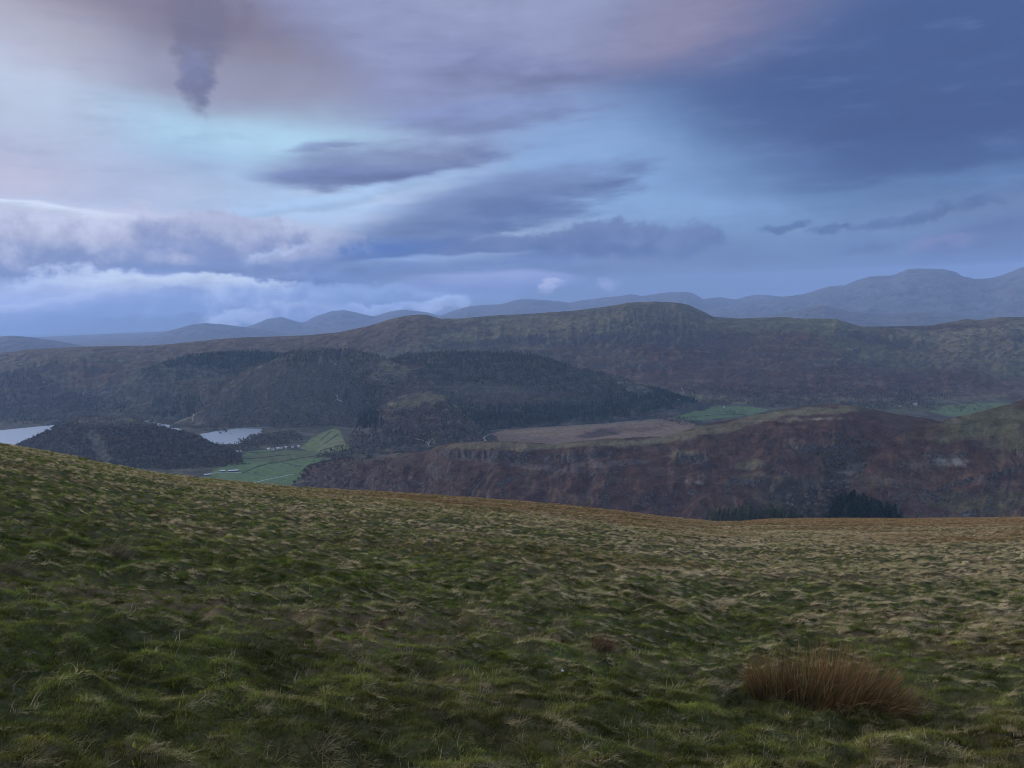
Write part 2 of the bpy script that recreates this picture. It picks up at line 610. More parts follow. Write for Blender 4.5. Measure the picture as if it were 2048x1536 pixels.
def paint(PX, PY, XX, YY, base, regions, seed, ZZ=None):
    col = np.empty(PX.shape + (3,))
    col[:] = COVER[base]
    wx = PX + 22 * fbm(XX / 160, YY / 160, seed + 1) + 9 * fbm(XX / 40, YY / 40, seed + 2, 3)
    wy = PY + 11 * fbm(XX / 160, YY / 160, seed + 3) + 6 * fbm(XX / 40, YY / 40, seed + 4, 3)
    for i, r in enumerate(regions):
        if r[0] == 'poly':
            _, poly, c, a = r
            w = inpoly(PX + 0.12 * (wx - PX), PY + 0.12 * (wy - PY), poly) * a
        elif r[0] == 'noise':
            _, c, a, sx, thr = r
            n = fbm(XX / sx, YY / sx, seed + 50 + i, 5, 0.6)
            w = a * sstep(thr - 0.06, thr + 0.06, n)
        elif r[0] == 'band':                              # streaks that follow the contours
            _, c, a, sx, sz, thr = r
            n = fbm(XX / sx + 0.6 * fbm(XX / 200, YY / 200, seed + 7, 2), ZZ / sz, seed + 60 + i, 5, 0.6)
            w = a * sstep(thr - 0.05, thr + 0.05, n)
        else:
            cx, cy, rx, ry, rot, c, a = r
            cr, sr = math.cos(math.radians(rot)), math.sin(math.radians(rot))
            dx, dy = wx - cx, -(wy - cy)
            q = np.hypot((dx * cr + dy * sr) / rx, (-dx * sr + dy * cr) / ry)
            w = a * (1 - sstep(0.75, 1.25, q))
            if c in ('scree', 'pale'):
                w = w * sstep(-0.25, 0.2, fbm(XX / 22, YY / 30, seed + 90 + i, 4, 0.65))
        col = col * (1 - w[..., None]) + np.array(COVER[c]) * w[..., None]
    return col


def hill(name, label, crest, base, zbase, step=2.0, rows=140, prof=(0.55, 1.0), back=(500, 1.0), rough=12.0, gully=10.0,
         bandy=0.7, crags=(), cover='grass', regions=(), seed=0, mat=None, crest_rough=1.0, scale=1.0):
    """crest: (px, py, distance) along the skyline of the hill; base: (px, distance) of its foot.
    The hill is a real surface: from its foot up to the crest and down again behind it."""
    step, rows = step * 1.3, int(rows * 0.82)
    cr = np.array(crest, float)
    if mat is not None:                  # far mountains
        cr[:, 2] *= 1.28
        base = [(x, d * 1.28) for x, d in base]
    px = np.arange(cr[0, 0], cr[-1, 0] + step, step)
    a_c, t_c = ray(cr[:, 0], cr[:, 1])
    A = ray(px, np.interp(px, cr[:, 0], cr[:, 1]))[0]
    T = ray(px, np.interp(px, cr[:, 0], cr[:, 1]))[1]
    Dc = np.interp(px, cr[:, 0], cr[:, 2])
    # soften the corners of the traced crest
    kk = np.array([1, 2, 1.]) / 4
    T = np.convolve(np.pad(T, 1, 'edge'), kk, 'valid')
    Db = interp(base, px)
    if mat is None:
        Dc, Db = Dc * kdist(px), Db * kdist(px)
    Zc = EYE + T * Dc
    v = np.linspace(0, 1, rows)
    nb = max(12, rows // 6)
    vb = np.linspace(0, 1, nb + 1)[1:]
    V = np.concatenate([v, 1 + vb])[:, None]
    front = V <= 1.0
    D = np.where(front, Db + (Dc - Db) * np.minimum(V, 1), Dc + back[0] * (V - 1))
    vf = np.minimum(V, 1)
    S = (1 - prof[0]) * vf + prof[0] * (0.5 * (sstep(-0.15, 1.0, vf) - sstep(-0.15, 1.0, 0.0)) / (1 - sstep(-0.15, 1.0, 0.0)) + 0.5 * np.sin(vf * math.pi / 2))
    Z = zbase + (Zc - zbase) * S
    drop = np.maximum(Zc - (zbase - 20), 10)
    Z = np.where(front, Z, Zc - drop * back[1] * np.clip(V - 1, 0, 1) ** 1.5)
    AA = np.broadcast_to(A, D.shape)
    X, Y = D * np.sin(AA), D * np.cos(AA)
    # relief: none at the foot, a little at the crest so that the skyline holds
    env = np.where(front, np.sin(np.clip(vf, 0, 1) * math.pi) ** 0.7, np.clip(V - 1, 0, 1))
    env = np.clip(env, 0, 1)
    L = 150 * scale
    rel = rough * fbm(X / L, Y / L, seed, 6, 0.55) + 0.5 * rough * ridged(X / (L * .6), Y / (L * .6), seed + 9, 4)
    arc = AA * Dc
    gl = ridged(arc / (90 * scale), V * 1.6 + 3 * fbm(X / 300, Y / 300, seed + 3, 2), seed + 5, 4)
    Z = Z + env * (rel - gully * np.clip(gl, 0, 1))
    Z = Z + crest_rough * np.clip(1.2 - env, 0.0, 1) * sstep(0.5, 0.9, V) * (1.6 * scale * fbm(X / (22 * scale), Y / (22 * scale), seed + 70, 4, 0.6))
    PX, PY = project(X, Y, Z)
    # crags: a step in the slope that follows a traced line, broken into buttresses
    for (line, hgt, wpx) in crags:
        ln = np.array(line, float)
        yl = np.interp(PX, ln[:, 0], ln[:, 1])
        on = sstep(ln[0, 0] - 6, ln[0, 0] + 14, PX) * (1 - sstep(ln[-1, 0] - 14, ln[-1, 0] + 6, PX))
        wob = 7 * fbm(PX / 18, PX * 0 + 3, seed + 80, 4, 0.65) * wpx / 8
        s = (yl + wob - PY)                              # > 0 above the line (up the slope)
        up = sstep(-wpx * .5, wpx * .5, s) * np.exp(-np.clip(s, 0, None) / (wpx * 3.0))
        but = 0.25 + 0.75 * np.clip(0.8 + 2.2 * fbm(arc / 55, V * 2, seed + 81, 5, 0.6), 0, 1.6)
        Z = Z + hgt * on * up * but * np.where(front, 1, 0) * np.clip(env * 1.6, 0, 1)
    PX, PY = project(X, Y, Z)
    bands = [] if mat is not None else [('band', 'pale', 0.35 * bandy, 150, 14, 0.16), ('band', 'dark', 0.5 * bandy, 90, 18, 0.18), ('band', 'scrub', 0.4 * bandy, 60, 9, 0.12), ('noise', 'dark', 0.3 * bandy, 45, 0.25)]
    col = paint(PX, PY, X, Y, cover, list(regions) + bands, seed + 100, Z)
    for (line, hgt, wpx) in crags:
        ln = np.array(line, float)
        yl = np.interp(PX, ln[:, 0], ln[:, 1])
        on = sstep(ln[0, 0], ln[0, 0] + 20, PX) * (1 - sstep(ln[-1, 0] - 20, ln[-1, 0], PX))
        s = yl - PY
        n = fbm(arc / 26, V * 9, seed + 85, 5, 0.65)
        wr = 0.6 * on * sstep(-wpx * 0.9, -wpx * .1, s) * (1 - sstep(wpx * .6, wpx * 1.2, s)) * sstep(-0.25, 0.15, n + 0.1)
        cc = np.where(n[..., None] > 0.18, np.array(COVER['rock']) * 0.55, np.array(COVER['dark']))
        col = col * (1 - wr[..., None]) + cc * wr[..., None]
    nr, nc = X.shape
    me = mesh_np(name, np.stack([X, Y, Z], -1).reshape(-1, 3), grid_faces(nr, nc))
    set_col(me, 'cover', col.reshape(-1, 3))
    o = tag(link(name, me, mat or M_land), label, 'hill', kind='structure')
    SURF.append((name, X, Y, Z, PX, PY))
    return o, (X, Y, Z, PX, PY)


# --- the hillside the photographer stands on
FG = [(-500, 800, 50), (-250, 845, 52), (0, 890, 55), (100, 906, 58), (200, 926, 60), (300, 945, 62), (400, 957, 64), (500, 967, 67),
      (600, 976, 70), (700, 981, 72), (800, 986, 75), (900, 993, 78), (1000, 1000, 80), (1100, 1008, 83), (1200, 1018, 86),
      (1300, 1030, 89), (1380, 1039, 94), (1430, 1043, 104), (1480, 1043, 120), (1540, 1038, 138), (1620, 1037, 150),
      (1800, 1037, 158), (1950, 1036, 162), (2100, 1034, 165), (2400, 1030, 168), (2700, 1040, 168)]
_f = np.array(FG, float)
fa, ft = ray(_f[:, 0], _f[:, 1])
fs = -ft - EYE / _f[:, 2]


def fg_base(X, Y):
    d = np.hypot(X, Y) + 1e-6
    a = np.arctan2(X, Y)
    s_in = np.interp(a, fa, fs)
    s_out = 0.154 * np.sin(a) + 0.239 * np.cos(a)
    w = sstep(0.72, 1.1, np.abs(a))
    s = s_in * (1 - w) + s_out * w
    dc = np.interp(a, fa, _f[:, 2])
    e = np.maximum(d - dc, 0)
    z = -d * s - 0.34 * (e - 26 * (1 - np.exp(-e / 26)))
    return z, d, a, dc


CA, SA = math.cos(0.35), math.sin(0.35)


def hummock(X, Y):
    """the tussocky relief of the turf, about -1 .. 1"""
    u, v = X * CA - Y * SA, X * SA + Y * CA
    wu = u + 0.25 * perlin(X / 0.9, Y / 0.9, 5)
    h = 0.62 * perlin(wu / 0.62, v / 0.36, 21) + 0.50 * perlin(wu / 0.30, v / 0.19, 22) + 0.40 * fbm(X / 2.2, Y / 1.5, 23, 2)
    return h


def fg_z(X, Y, fine=True):
    z, d, a, dc = fg_base(X, Y)
    h = hummock(X, Y)
    amp = 0.155 * sstep(0.8, 3.0, d) * (1 - 0.3 * sstep(25, 80, d))
    z = z + amp * h + 0.22 * sstep(3, 10, d) * fbm(X / 7, Y / 5, 24, 3) * (1 - 0.6 * sstep(0.6, 1.0, d / dc))
    if fine:
        z = z + 0.018 * fbm(X / 0.16, Y / 0.16, 25, 3)
    return z, d, a, dc, h


azs = np.concatenate([np.linspace(-math.pi, -0.78, 50)[:-1], np.linspace(-0.78, 0.78, 600), np.linspace(0.78, math.pi, 50)[1:]])
ds = np.concatenate([[0.0], np.geomspace(0.5, 200, 420), np.geomspace(215, 1500, 30)])
AZ, DS = np.meshgrid(azs, ds)
GX, GY = DS * np.sin(AZ), DS * np.cos(AZ)
GZ, gd, ga, gdc, gh = fg_z(GX, GY)
GZ = np.maximum(GZ, ZV - 30 + 0 * GZ)
gcol = np.empty(GX.shape + (3,))
gb = fbm(GX / 4, GY / 3, 61, 4)[..., None]
gcol[:] = np.array((0.040, 0.042, 0.018))
gcol = gcol * (1 - sstep(-0.1, 0.4, gb)) + np.array((0.075, 0.055, 0.032)) * sstep(-0.1, 0.4, gb)
gcol *= (0.75 + 0.25 * np.clip(gh + 0.5, 0, 1))[..., None] * 0 + 1
M_turf = mat_land('turf_and_thatch', 6.0, 0.03, False)
me = mesh_np('grassy_hillside', np.stack([GX, GY, GZ], -1).reshape(-1, 3), grid_faces(*GX.shape))
set_col(me, 'cover', gcol.reshape(-1, 3))
tag(link('grassy_hillside', me, M_turf), 'steep grassy fellside falling away in the foreground', 'hillside', kind='structure')

# --- valley floor, fields, lake bed
LAKES = [
    [(-420, 852), (-100, 849), (0, 846), (70, 845), (140, 840), (210, 838), (290, 842), (345, 851), (366, 861), (340, 868), (300, 905), (100, 960), (-420, 960)],
    [(398, 868), (430, 863), (470, 857), (524, 856), (523, 866), (505, 873), (494, 884), (470, 890), (430, 890), (412, 880)],
]
MEADOW = [(392, 966), (440, 934), (478, 914), (500, 903), (560, 899), (640, 904), (652, 914), (610, 948), (566, 985), (392, 985)]
SLOPE_FIELD = [(598, 896), (622, 878), (646, 865), (668, 856), (680, 860), (690, 882), (702, 898), (668, 906), (630, 903)]
MOOR = [(968, 882), (972, 870), (1010, 860), (1080, 853), (1160, 848), (1240, 841), (1320, 834), (1362, 838), (1390, 850), (1370, 875), (1250, 892), (1000, 895)]
va = ray(np.arange(-500, 2560, 3.2), 850)[0]
vd = np.concatenate([np.geomspace(900, 2100, 30)[:-1], np.linspace(2100, 4200, 380), np.geomspace(4210, 6500, 30)])
VA, VD = np.meshgrid(va, vd)
VX, VY = VD * np.sin(VA), VD * np.cos(VA)
px_, py_ = project(VX, VY, np.full(VX.shape, ZV))
vz = ZV + 1.6 + 2.0 * fbm(VX / 120, VY / 120, 301, 4)
pxl, pyl = project(VX, VY, np.full(VX.shape, ZL))
for L_ in LAKES:
    vz = np.where(inpoly(pxl + 3 * fbm(VX / 40, VY / 40, 303, 3), pyl + 1.5 * fbm(VX / 40, VY / 40, 304, 3), L_), ZL - 4, vz)
# the sloping pasture and the rough bank of moor rise a little
PX, PY = project(VX, VY, vz)
vcol = paint(PX, PY, VX, VY, 'scrub', [
    ('noise', 'wood', 0.8, 90, -0.05), ('noise', 'grass', 0.6, 60, 0.15),
    ('poly', MEADOW, 'field', 1.0),
    ('poly', [(478, 914), (560, 899), (640, 904), (652, 914), (600, 921), (520, 926)], 'green', 0.8),
    ('poly', [(392, 966), (440, 934), (520, 928), (600, 928), (560, 985), (392, 985)], 'field', 0.7),
    ('poly', SLOPE_FIELD, 'field2', 1.0),
    ('poly', [(640, 880), (684, 874), (692, 890), (640, 896)], 'pale', 0.35),
    ('poly', MOOR, 'moor', 1.0),
    ('poly', [(1000, 868), (1200, 846), (1330, 834), (1300, 846), (1100, 862)], 'pale', 0.45),
    (1200, 868, 40, 8, 4, 'heather', 0.7), (1290, 856, 60, 5, 3, 'bracken2', 0.6), (1080, 872, 60, 4, 3, 'pale', 0.6),
    ('poly', [(1346, 836), (1385, 820), (1440, 812), (1500, 813), (1540, 820), (1500, 830), (1440, 836), (1380, 842)], 'field', 1.0),
    ('poly', [(1440, 800), (1510, 798), (1530, 804), (1480, 810)], 'green', 1.0),
    ('poly', [(1860, 824), (1880, 812), (1960, 806), (2100, 806), (2200, 812), (2200, 830), (1900, 832)], 'field', 0.9),
    ('poly', [(1640, 812), (1740, 808), (1850, 810), (1850, 824), (1700, 826)], 'green', 0.5),
], 300)
me = mesh_np('valley_floor', np.stack([VX, VY, vz], -1).reshape(-1, 3), grid_faces(*VX.shape))
set_col(me, 'cover', vcol.reshape(-1, 3))
tag(link('valley_floor', me, M_valley), 'flat valley floor of green fields and brown moor between the fells', 'valley', kind='structure')
SURF.append(('valley_floor', VX, VY, vz, PX, PY))

# the wide country beyond, out to the horizon
n = 96
ring = [(0, 0, ZV - 60)] + [(r * math.sin(a), r * math.cos(a), z) for r, z in ((5800, ZV - 60), (26800, ZV - 60)) for a in np.linspace(0, 2 * math.pi, n, endpoint=False)]
fc = [(0, 1 + i, 1 + (i + 1) % n, 1 + (i + 1) % n) for i in range(n)]
me = bpy.data.meshes.new('ground')
me.from_pydata(ring, [], [(0, 1 + (i + 1) % n, 1 + i) for i in range(n)] + [(1 + i, 1 + (i + 1) % n, 1 + n + (i + 1) % n, 1 + n + i) for i in range(n)])
set_col(me, 'cover', np.tile(np.array(COVER['far']), (len(ring), 1)))
tag(link('ground', me, M_far), 'low country reaching out to the horizon', 'ground', kind='structure')

# water
ax = np.linspace(ray(-480, 850)[0], ray(620, 850)[0], 60)
dx_ = np.linspace(2750, 4500, 60)
LA, LD = np.meshgrid(ax, dx_)
me = mesh_np('lake', np.stack([LD * np.sin(LA), LD * np.cos(LA), np.full(LA.shape, ZL)], -1).reshape(-1, 3), grid_faces(*LA.shape))
tag(link('lake', me, M_water), 'pale reservoir lying under the wooded crags on the left', 'lake', kind='structure')

# --- far mountains
hill('far_mountain', 'highest far blue mountain with a flat top at the right edge',
     [(1200, 640, 15000), (1330, 632, 15000), (1440, 614, 15000), (1500, 602, 15000), (1560, 594, 15000), (1610, 588, 15000), (1640, 578, 15000), (1656, 573, 15000),
      (1688, 571, 15000), (1712, 561, 15000), (1740, 553, 15000), (1788, 550, 15000), (1800, 545, 15000), (1816, 538, 15000), (1836, 537, 15000), (1886, 538, 15000),
      (1908, 543, 15000), (1926, 552, 15000), (1950, 558, 15000), (1985, 556, 15000), (2010, 548, 15000), (2048, 533, 15000), (2110, 522, 15000), (2200, 526, 15000), (2330, 545, 15000), (2500, 560, 15000)],
     [(0, 11800), (2500, 11800)], ZV - 70, 3, 60, back=(3000, 1.0), rough=60, gully=60, cover='far', seed=401, mat=M_far, scale=6, crest_rough=2.2)
hill('far_mountain', 'lower blue fell in front of the flat-topped mountain at right',
     [(1380, 650, 10500), (1440, 646, 10500), (1500, 636, 10500), (1560, 628, 10500), (1610, 616, 10500), (1648, 609, 10500), (1672, 616, 10500), (1700, 624, 10500),
      (1760, 628, 10500), (1830, 625, 10500), (1900, 632, 10500), (1980, 640, 10500), (2060, 632, 10500), (2200, 625, 10500), (2400, 640, 10500)],
     [(0, 8500), (2500, 8500)], ZV - 70, 3, 50, back=(2000, 1.0), rough=40, gully=40, cover='far', seed=402, mat=M_far, scale=4, crest_rough=2.2)
hill('far_mountain', 'faint blue range of rounded fells behind the long ridge',
     [(780, 655, 16500), (860, 638, 16500), (900, 624, 16500), (930, 614, 16500), (965, 610, 16500), (1000, 609, 16500), (1018, 604, 16500), (1036, 599, 16500), (1060, 598, 16500),
      (1110, 602, 16500), (1140, 605, 16500), (1160, 601, 16500), (1200, 596, 16500), (1240, 592, 16500), (1264, 588, 16500), (1284, 592, 16500), (1310, 588, 16500),
      (1340, 584, 16500), (1376, 584, 16500), (1392, 589, 16500), (1408, 600, 16500), (1450, 614, 16500), (1500, 624, 16500), (1560, 640, 16500)],
     [(0, 13200), (2500, 13200)], ZV - 70, 3, 50, back=(2500, 1.0), rough=60, gully=50, cover='far', seed=403, mat=M_far, scale=6, crest_rough=2.2)
hill('far_mountain', 'palest most distant fells in the gap left of the flat-topped mountain',
     [(1330, 620, 17300), (1380, 606, 17300), (1412, 597, 17300), (1440, 594, 17300), (1470, 599, 17300), (1500, 591, 17300), (1522, 589, 17300), (1556, 592, 17300), (1620, 606, 17300), (1700, 620, 17300)],
     [(0, 15000), (2500, 15000)], ZV - 70, 3, 40, back=(2000, 1.0), rough=60, gully=50, cover='far', seed=404, mat=M_far, scale=6, crest_rough=2.0)
hill('far_mountain', 'pair of faint blue peaks behind the left shoulder of the long ridge',
     [(440, 672, 18300), (500, 652, 18300), (535, 638, 18300), (562, 634, 18300), (584, 640, 18300), (606, 646, 18300), (632, 632, 18300), (664, 622, 18300), (690, 620, 18300),
      (716, 626, 18300), (748, 633, 18300), (776, 624, 18300), (804, 619, 18300), (850, 624, 18300), (900, 636, 18300), (980, 650, 18300)],
     [(0, 15500), (2500, 15500)], ZV - 70, 3, 50, back=(2000, 1.0), rough=60, gully=50, cover='far', seed=405, mat=M_far, scale=6, crest_rough=2.0)
hill('far_mountain', 'long low blue fell above the left end of the ridge',
     [(180, 700, 15000), (260, 684, 15000), (330, 664, 15000), (380, 650, 15000), (410, 646, 15000), (450, 649, 15000), (500, 656, 15000), (560, 664, 15000), (640, 676, 15000), (760, 690, 15000)],
     [(0, 12500), (2500, 12500)], ZV - 70, 3, 40, back=(2000, 1.0), rough=40, gully=40, cover='far', seed=406, mat=M_far, scale=5, crest_rough=2.0)
hill('far_mountain', 'dim blue fell at the far left beyond the lake',
     [(-450, 690, 11000), (-250, 676, 11000), (-100, 680, 11000), (-30, 676, 11000), (24, 671, 11000), (60, 674, 11000), (110, 681, 11000), (170, 692, 11000), (260, 700, 11000), (360, 704, 11000)],
     [(-500, 9000), (2500, 9000)], ZV - 70, 3, 50, back=(1500, 1.0), rough=30, gully=30, cover='far', seed=407, mat=M_far, scale=4, crest_rough=2.0)

# --- the long ridge
RIDGE = [(-450, 712, 4500), (-200, 712, 4500), (0, 706, 4550), (60, 698, 4600), (150, 694, 4600), (220, 692, 4620), (300, 691, 4640), (350, 687, 4660), (400, 682, 4680), (450, 677, 4700),
         (500, 674, 4720), (560, 673, 4750), (620, 670, 4780), (680, 664, 4800), (740, 651, 4850), (780, 638, 4880), (815, 631, 4900), (835, 629, 4900), (852, 629, 4900),
         (880, 637, 4950), (920, 637, 5000), (960, 633, 5020), (1000, 630, 5050), (1050, 628, 5080), (1150, 621, 5120), (1220, 612, 5150), (1262, 605, 5170), (1310, 603, 5180),
         (1350, 605, 5180), (1375, 609, 5160), (1400, 620, 5120), (1428, 634, 5080), (1480, 637, 5050), (1530, 635, 5030), (1570, 634, 5000), (1600, 637, 4980), (1640, 637, 4960),
         (1672, 638, 4940), (1696, 645, 4930), (1722, 653, 4920), (1780, 653, 4950), (1860, 651, 5000), (1900, 644, 5000), (1935, 638, 5000), (1960, 640, 5000), (2000, 634, 4980),
         (2048, 634, 4960), (2200, 628, 4900), (2500, 640, 4900)]
hill('long_ridge', 'long broad brown fell ridge across the middle distance', RIDGE,
     [(-500, 3300), (400, 3500), (800, 3650), (1200, 3620), (1500, 3600), (2100, 3620), (2500, 3600)], ZV - 6, 2.0, 190, prof=(0.55, 1), back=(900, 1.0), rough=34, gully=22,
     crags=[([(880, 694), (960, 690), (1060, 680), (1110, 686)], 26, 10), ([(1120, 690), (1220, 678), (1340, 686), (1400, 690)], 30, 12),
            ([(1220, 652), (1300, 656), (1380, 668), (1440, 682)], 26, 10), ([(1500, 706), (1600, 722), (1680, 728), (1780, 730)], 8, 6),
            ([(1660, 668), (1720, 676), (1800, 690), (1850, 700)], 22, 12), ([(1100, 725), (1250, 735), (1360, 735)], 14, 8)],
     cover='grass', seed=501, scale=1.8, regions=[
         ('noise', 'scrub', 0.6, 260, 0.0), ('noise', 'bracken', 0.55, 180, 0.12), ('noise', 'pale', 0.5, 90, 0.22), ('noise', 'heather', 0.6, 110, 0.2),
         (380, 700, 420, 30, 2, 'bracken2', 0.6), (750, 668, 160, 26, 8, 'bracken2', 0.5), (1300, 625, 160, 22, 0, 'scrub', 0.8), (1150, 650, 150, 16, 4, 'grass', 0.7),
         (1600, 720, 340, 60, -4, 'bracken', 0.85), (1450, 760, 230, 34, -4, 'bracken', 0.85), (1800, 760, 340, 36, 0, 'bracken', 0.8), (1250, 720, 180, 40, 0, 'bracken', 0.55),
         (1560, 650, 150, 16, 0, 'green', 0.5), (1700, 680, 80, 26, -20, 'green', 0.6), (1780, 715, 110, 22, -10, 'green', 0.5), (1960, 668, 160, 14, 0, 'pale', 0.6),
         (1950, 700, 130, 40, 0, 'grass', 0.5), (2020, 745, 60, 14, 0, 'green', 0.7), (1860, 655, 110, 6, 0, 'heather', 0.8), (1660, 725, 60, 7, 0, 'pale', 0.6),
         (1880, 760, 130, 22, 0, 'heather', 0.4), (1330, 690, 120, 24, -8, 'heather', 0.5), (1060, 700, 120, 24, 0, 'heather', 0.35)])

# --- left: fells over the lake
hill('lakeside_fell', 'hazy brown fell rising from the far shore at left',
     [(-450, 742, 3800), (-200, 738, 3800), (0, 730, 3780), (60, 718, 3780), (110, 711, 3780), (190, 707, 3780), (240, 712, 3760), (300, 722, 3740), (380, 745, 3700), (440, 770, 3600), (520, 800, 3500)],
     [(-500, 3060), (0, 3070), (200, 3150), (300, 3110), (520, 3000)], ZL - 4, 2.0, 130, back=(500, 1.0), rough=26, gully=18, cover='scrub', seed=511, scale=1.4,
     regions=[('noise', 'bracken2', 0.7, 160, 0.05), ('noise', 'wood', 0.7, 120, 0.1), ('noise', 'pale', 0.4, 80, 0.2), (60, 810, 200, 34, 0, 'wood', 0.85), (20, 770, 90, 40, 0, 'wood', 0.7),
              (300, 812, 110, 26, 0, 'conifer', 0.9), (200, 745, 120, 16, -8, 'bracken2', 0.6)],
     crags=[([(20, 745), (120, 735), (220, 742)], 12, 8)])
hill('forested_fell', 'fell with dark forest along its top behind the crag',
     [(190, 775, 3450), (240, 758, 3500), (300, 738, 3520), (340, 722, 3540), (380, 712, 3560), (440, 706, 3580), (500, 704, 3580), (545, 707, 3560), (600, 714, 3540), (680, 726, 3500), (780, 745, 3450)],
     [(150, 3150), (300, 3110), (400, 2990), (800, 2950)], ZL - 4, 2.0, 120, back=(400, 1.0), rough=20, gully=14, cover='scrub', seed=521, scale=1.2,
     regions=[('noise', 'wood', 0.7, 100, 0.0), ('noise', 'bracken2', 0.5, 90, 0.15), (420, 728, 150, 26, 8, 'conifer', 0.95), (330, 760, 60, 20, 30, 'conifer', 0.6), (360, 815, 60, 30, 0, 'conifer', 0.6)])
o_, CRAG_A = hill('wooded_crag', 'wooded crag with a pale rock face above the reservoir',
     [(340, 852, 2950), (380, 836, 3010), (420, 806, 3090), (450, 770, 3160), (490, 742, 3210), (540, 722, 3240), (580, 706, 3260), (610, 700, 3280), (640, 698, 3300), (690, 700, 3300), (730, 704, 3290), (765, 714, 3270),
      (800, 728, 3250), (860, 748, 3230), (940, 780, 3200)],
     [(340, 2930), (400, 2930), (470, 2920), (540, 2900), (600, 2930), (650, 2960), (700, 2930), (760, 2900), (940, 2900)], ZV - 2, 1.5, 150, prof=(0.6, 1), back=(350, 1.0), rough=22, gully=14, cover='scrub', seed=531,
     regions=[('noise', 'wood', 0.75, 70, -0.05), ('noise', 'bracken', 0.55, 60, 0.12), ('noise', 'pale', 0.35, 45, 0.22), (760, 745, 60, 18, 8, 'grass', 0.85), (800, 780, 60, 18, 10, 'bracken2', 0.7),
              (560, 760, 130, 34, 10, 'scrub', 0.5), (664, 738, 24, 18, 80, 'scree', 0.9), (385, 838, 36, 12, 10, 'grass', 0.8), (400, 850, 20, 8, 0, 'pale', 0.5)],
     crags=[([(634, 746), (665, 752), (696, 748)], 46, 26), ([(500, 786), (540, 792), (590, 788)], 12, 10), ([(600, 720), (640, 716), (690, 714)], 12, 8)])
o_, CRAG_B = hill('wooded_crag', 'broad dark forested crag above the brown moor',
     [(700, 770, 3050), (740, 740, 3180), (770, 722, 3260), (800, 710, 3330), (830, 707, 3380), (860, 706, 3400), (885, 702, 3420), (950, 705, 3440), (1020, 706, 3450), (1060, 710, 3460),
      (1100, 720, 3460), (1140, 732, 3460), (1200, 745, 3470), (1240, 754, 3480), (1264, 765, 3480), (1300, 776, 3480), (1350, 794, 3460), (1400, 812, 3440), (1440, 822, 3420)],
     [(700, 2950), (800, 2900), (880, 2860), (960, 2850), (1000, 2890), (1100, 2950), (1200, 3010), (1330, 3160), (1440, 3400)], ZV - 2, 1.5, 150, prof=(0.6, 1), back=(350, 1.0), rough=20, gully=16, cover='wood', seed=541,
     regions=[('noise', 'conifer', 0.7, 90, -0.1), ('noise', 'scrub', 0.6, 60, 0.12), ('noise', 'heather', 0.5, 50, 0.1), (800, 742, 60, 14, 12, 'bracken2', 0.6),
              (760, 770, 40, 40, 20, 'bracken', 0.6), (820, 800, 70, 16, 8, 'grass', 0.7), (1010, 785, 120, 18, -4, 'scrub', 0.8), (1080, 800, 130, 16, 0, 'bracken', 0.5), (1260, 772, 40, 8, -20, 'pale', 0.5),
              (1000, 710, 160, 10, 0, 'dark', 0.7), (1150, 815, 200, 18, 6, 'conifer', 0.9)],
     crags=[([(900, 750), (960, 744), (1040, 752), (1110, 756)], 24, 16), ([(1040, 776), (1110, 786), (1130, 790)], 18, 12)])
o_, KNOLL = hill('rough_knoll', 'rough grassy knoll below the dark forested crag',
     [(700, 880, 2600), (722, 842, 2640), (760, 812, 2660), (800, 792, 2700), (840, 784, 2720), (870, 782, 2730), (895, 796, 2720), (925, 820, 2710), (950, 846, 2690), (975, 868, 2660), (1000, 884, 2640)],
     [(700, 2520), (760, 2400), (900, 2400), (1000, 2480)], ZV - 4, 1.5, 110, prof=(0.6, 1), back=(160, 0.6), rough=14, gully=10, cover='wood', seed=551,
     regions=[('noise', 'wood', 0.7, 50, 0.02), ('noise', 'bracken2', 0.6, 40, 0.08), ('noise', 'pale', 0.5, 30, 0.2), (840, 800, 70, 10, 10, 'grass', 0.8), (800, 832, 70, 16, 6, 'bracken2', 0.6), (850, 852, 60, 18, 0, 'bracken', 0.5),
              (760, 880, 90, 14, 0, 'wood', 0.7)],
     crags=[([(780, 826), (840, 820), (900, 830)], 8, 7)])
o_, HOW = hill('wooded_hill', 'small round wooded hill beside the lake',
     [(20, 902, 2330), (50, 886, 2400), (80, 872, 2440), (110, 855, 2490), (140, 839, 2530), (170, 834, 2550), (230, 834, 2560), (268, 837, 2560), (300, 849, 2540), (340, 862, 2500), (380, 870, 2460), (400, 880, 2430),
      (430, 893, 2390), (462, 906, 2350), (480, 918, 2310), (486, 930, 2290), (500, 944, 2270)],
     [(20, 2180), (200, 2140), (350, 2130), (450, 2190), (500, 2230)], ZV - 4, 1.5, 120, prof=(0.7, 1), back=(120, 0.5), rough=10, gully=8, cover='wood', seed=561,
     regions=[('noise', 'scrub', 0.6, 50, 0.05), ('noise', 'bracken', 0.5, 40, 0.1), (240, 842, 90, 7, 0, 'grass', 0.6), (195, 890, 16, 40, 25, 'pale', 0.45), (130, 900, 30, 26, 20, 'scrub', 0.6)])

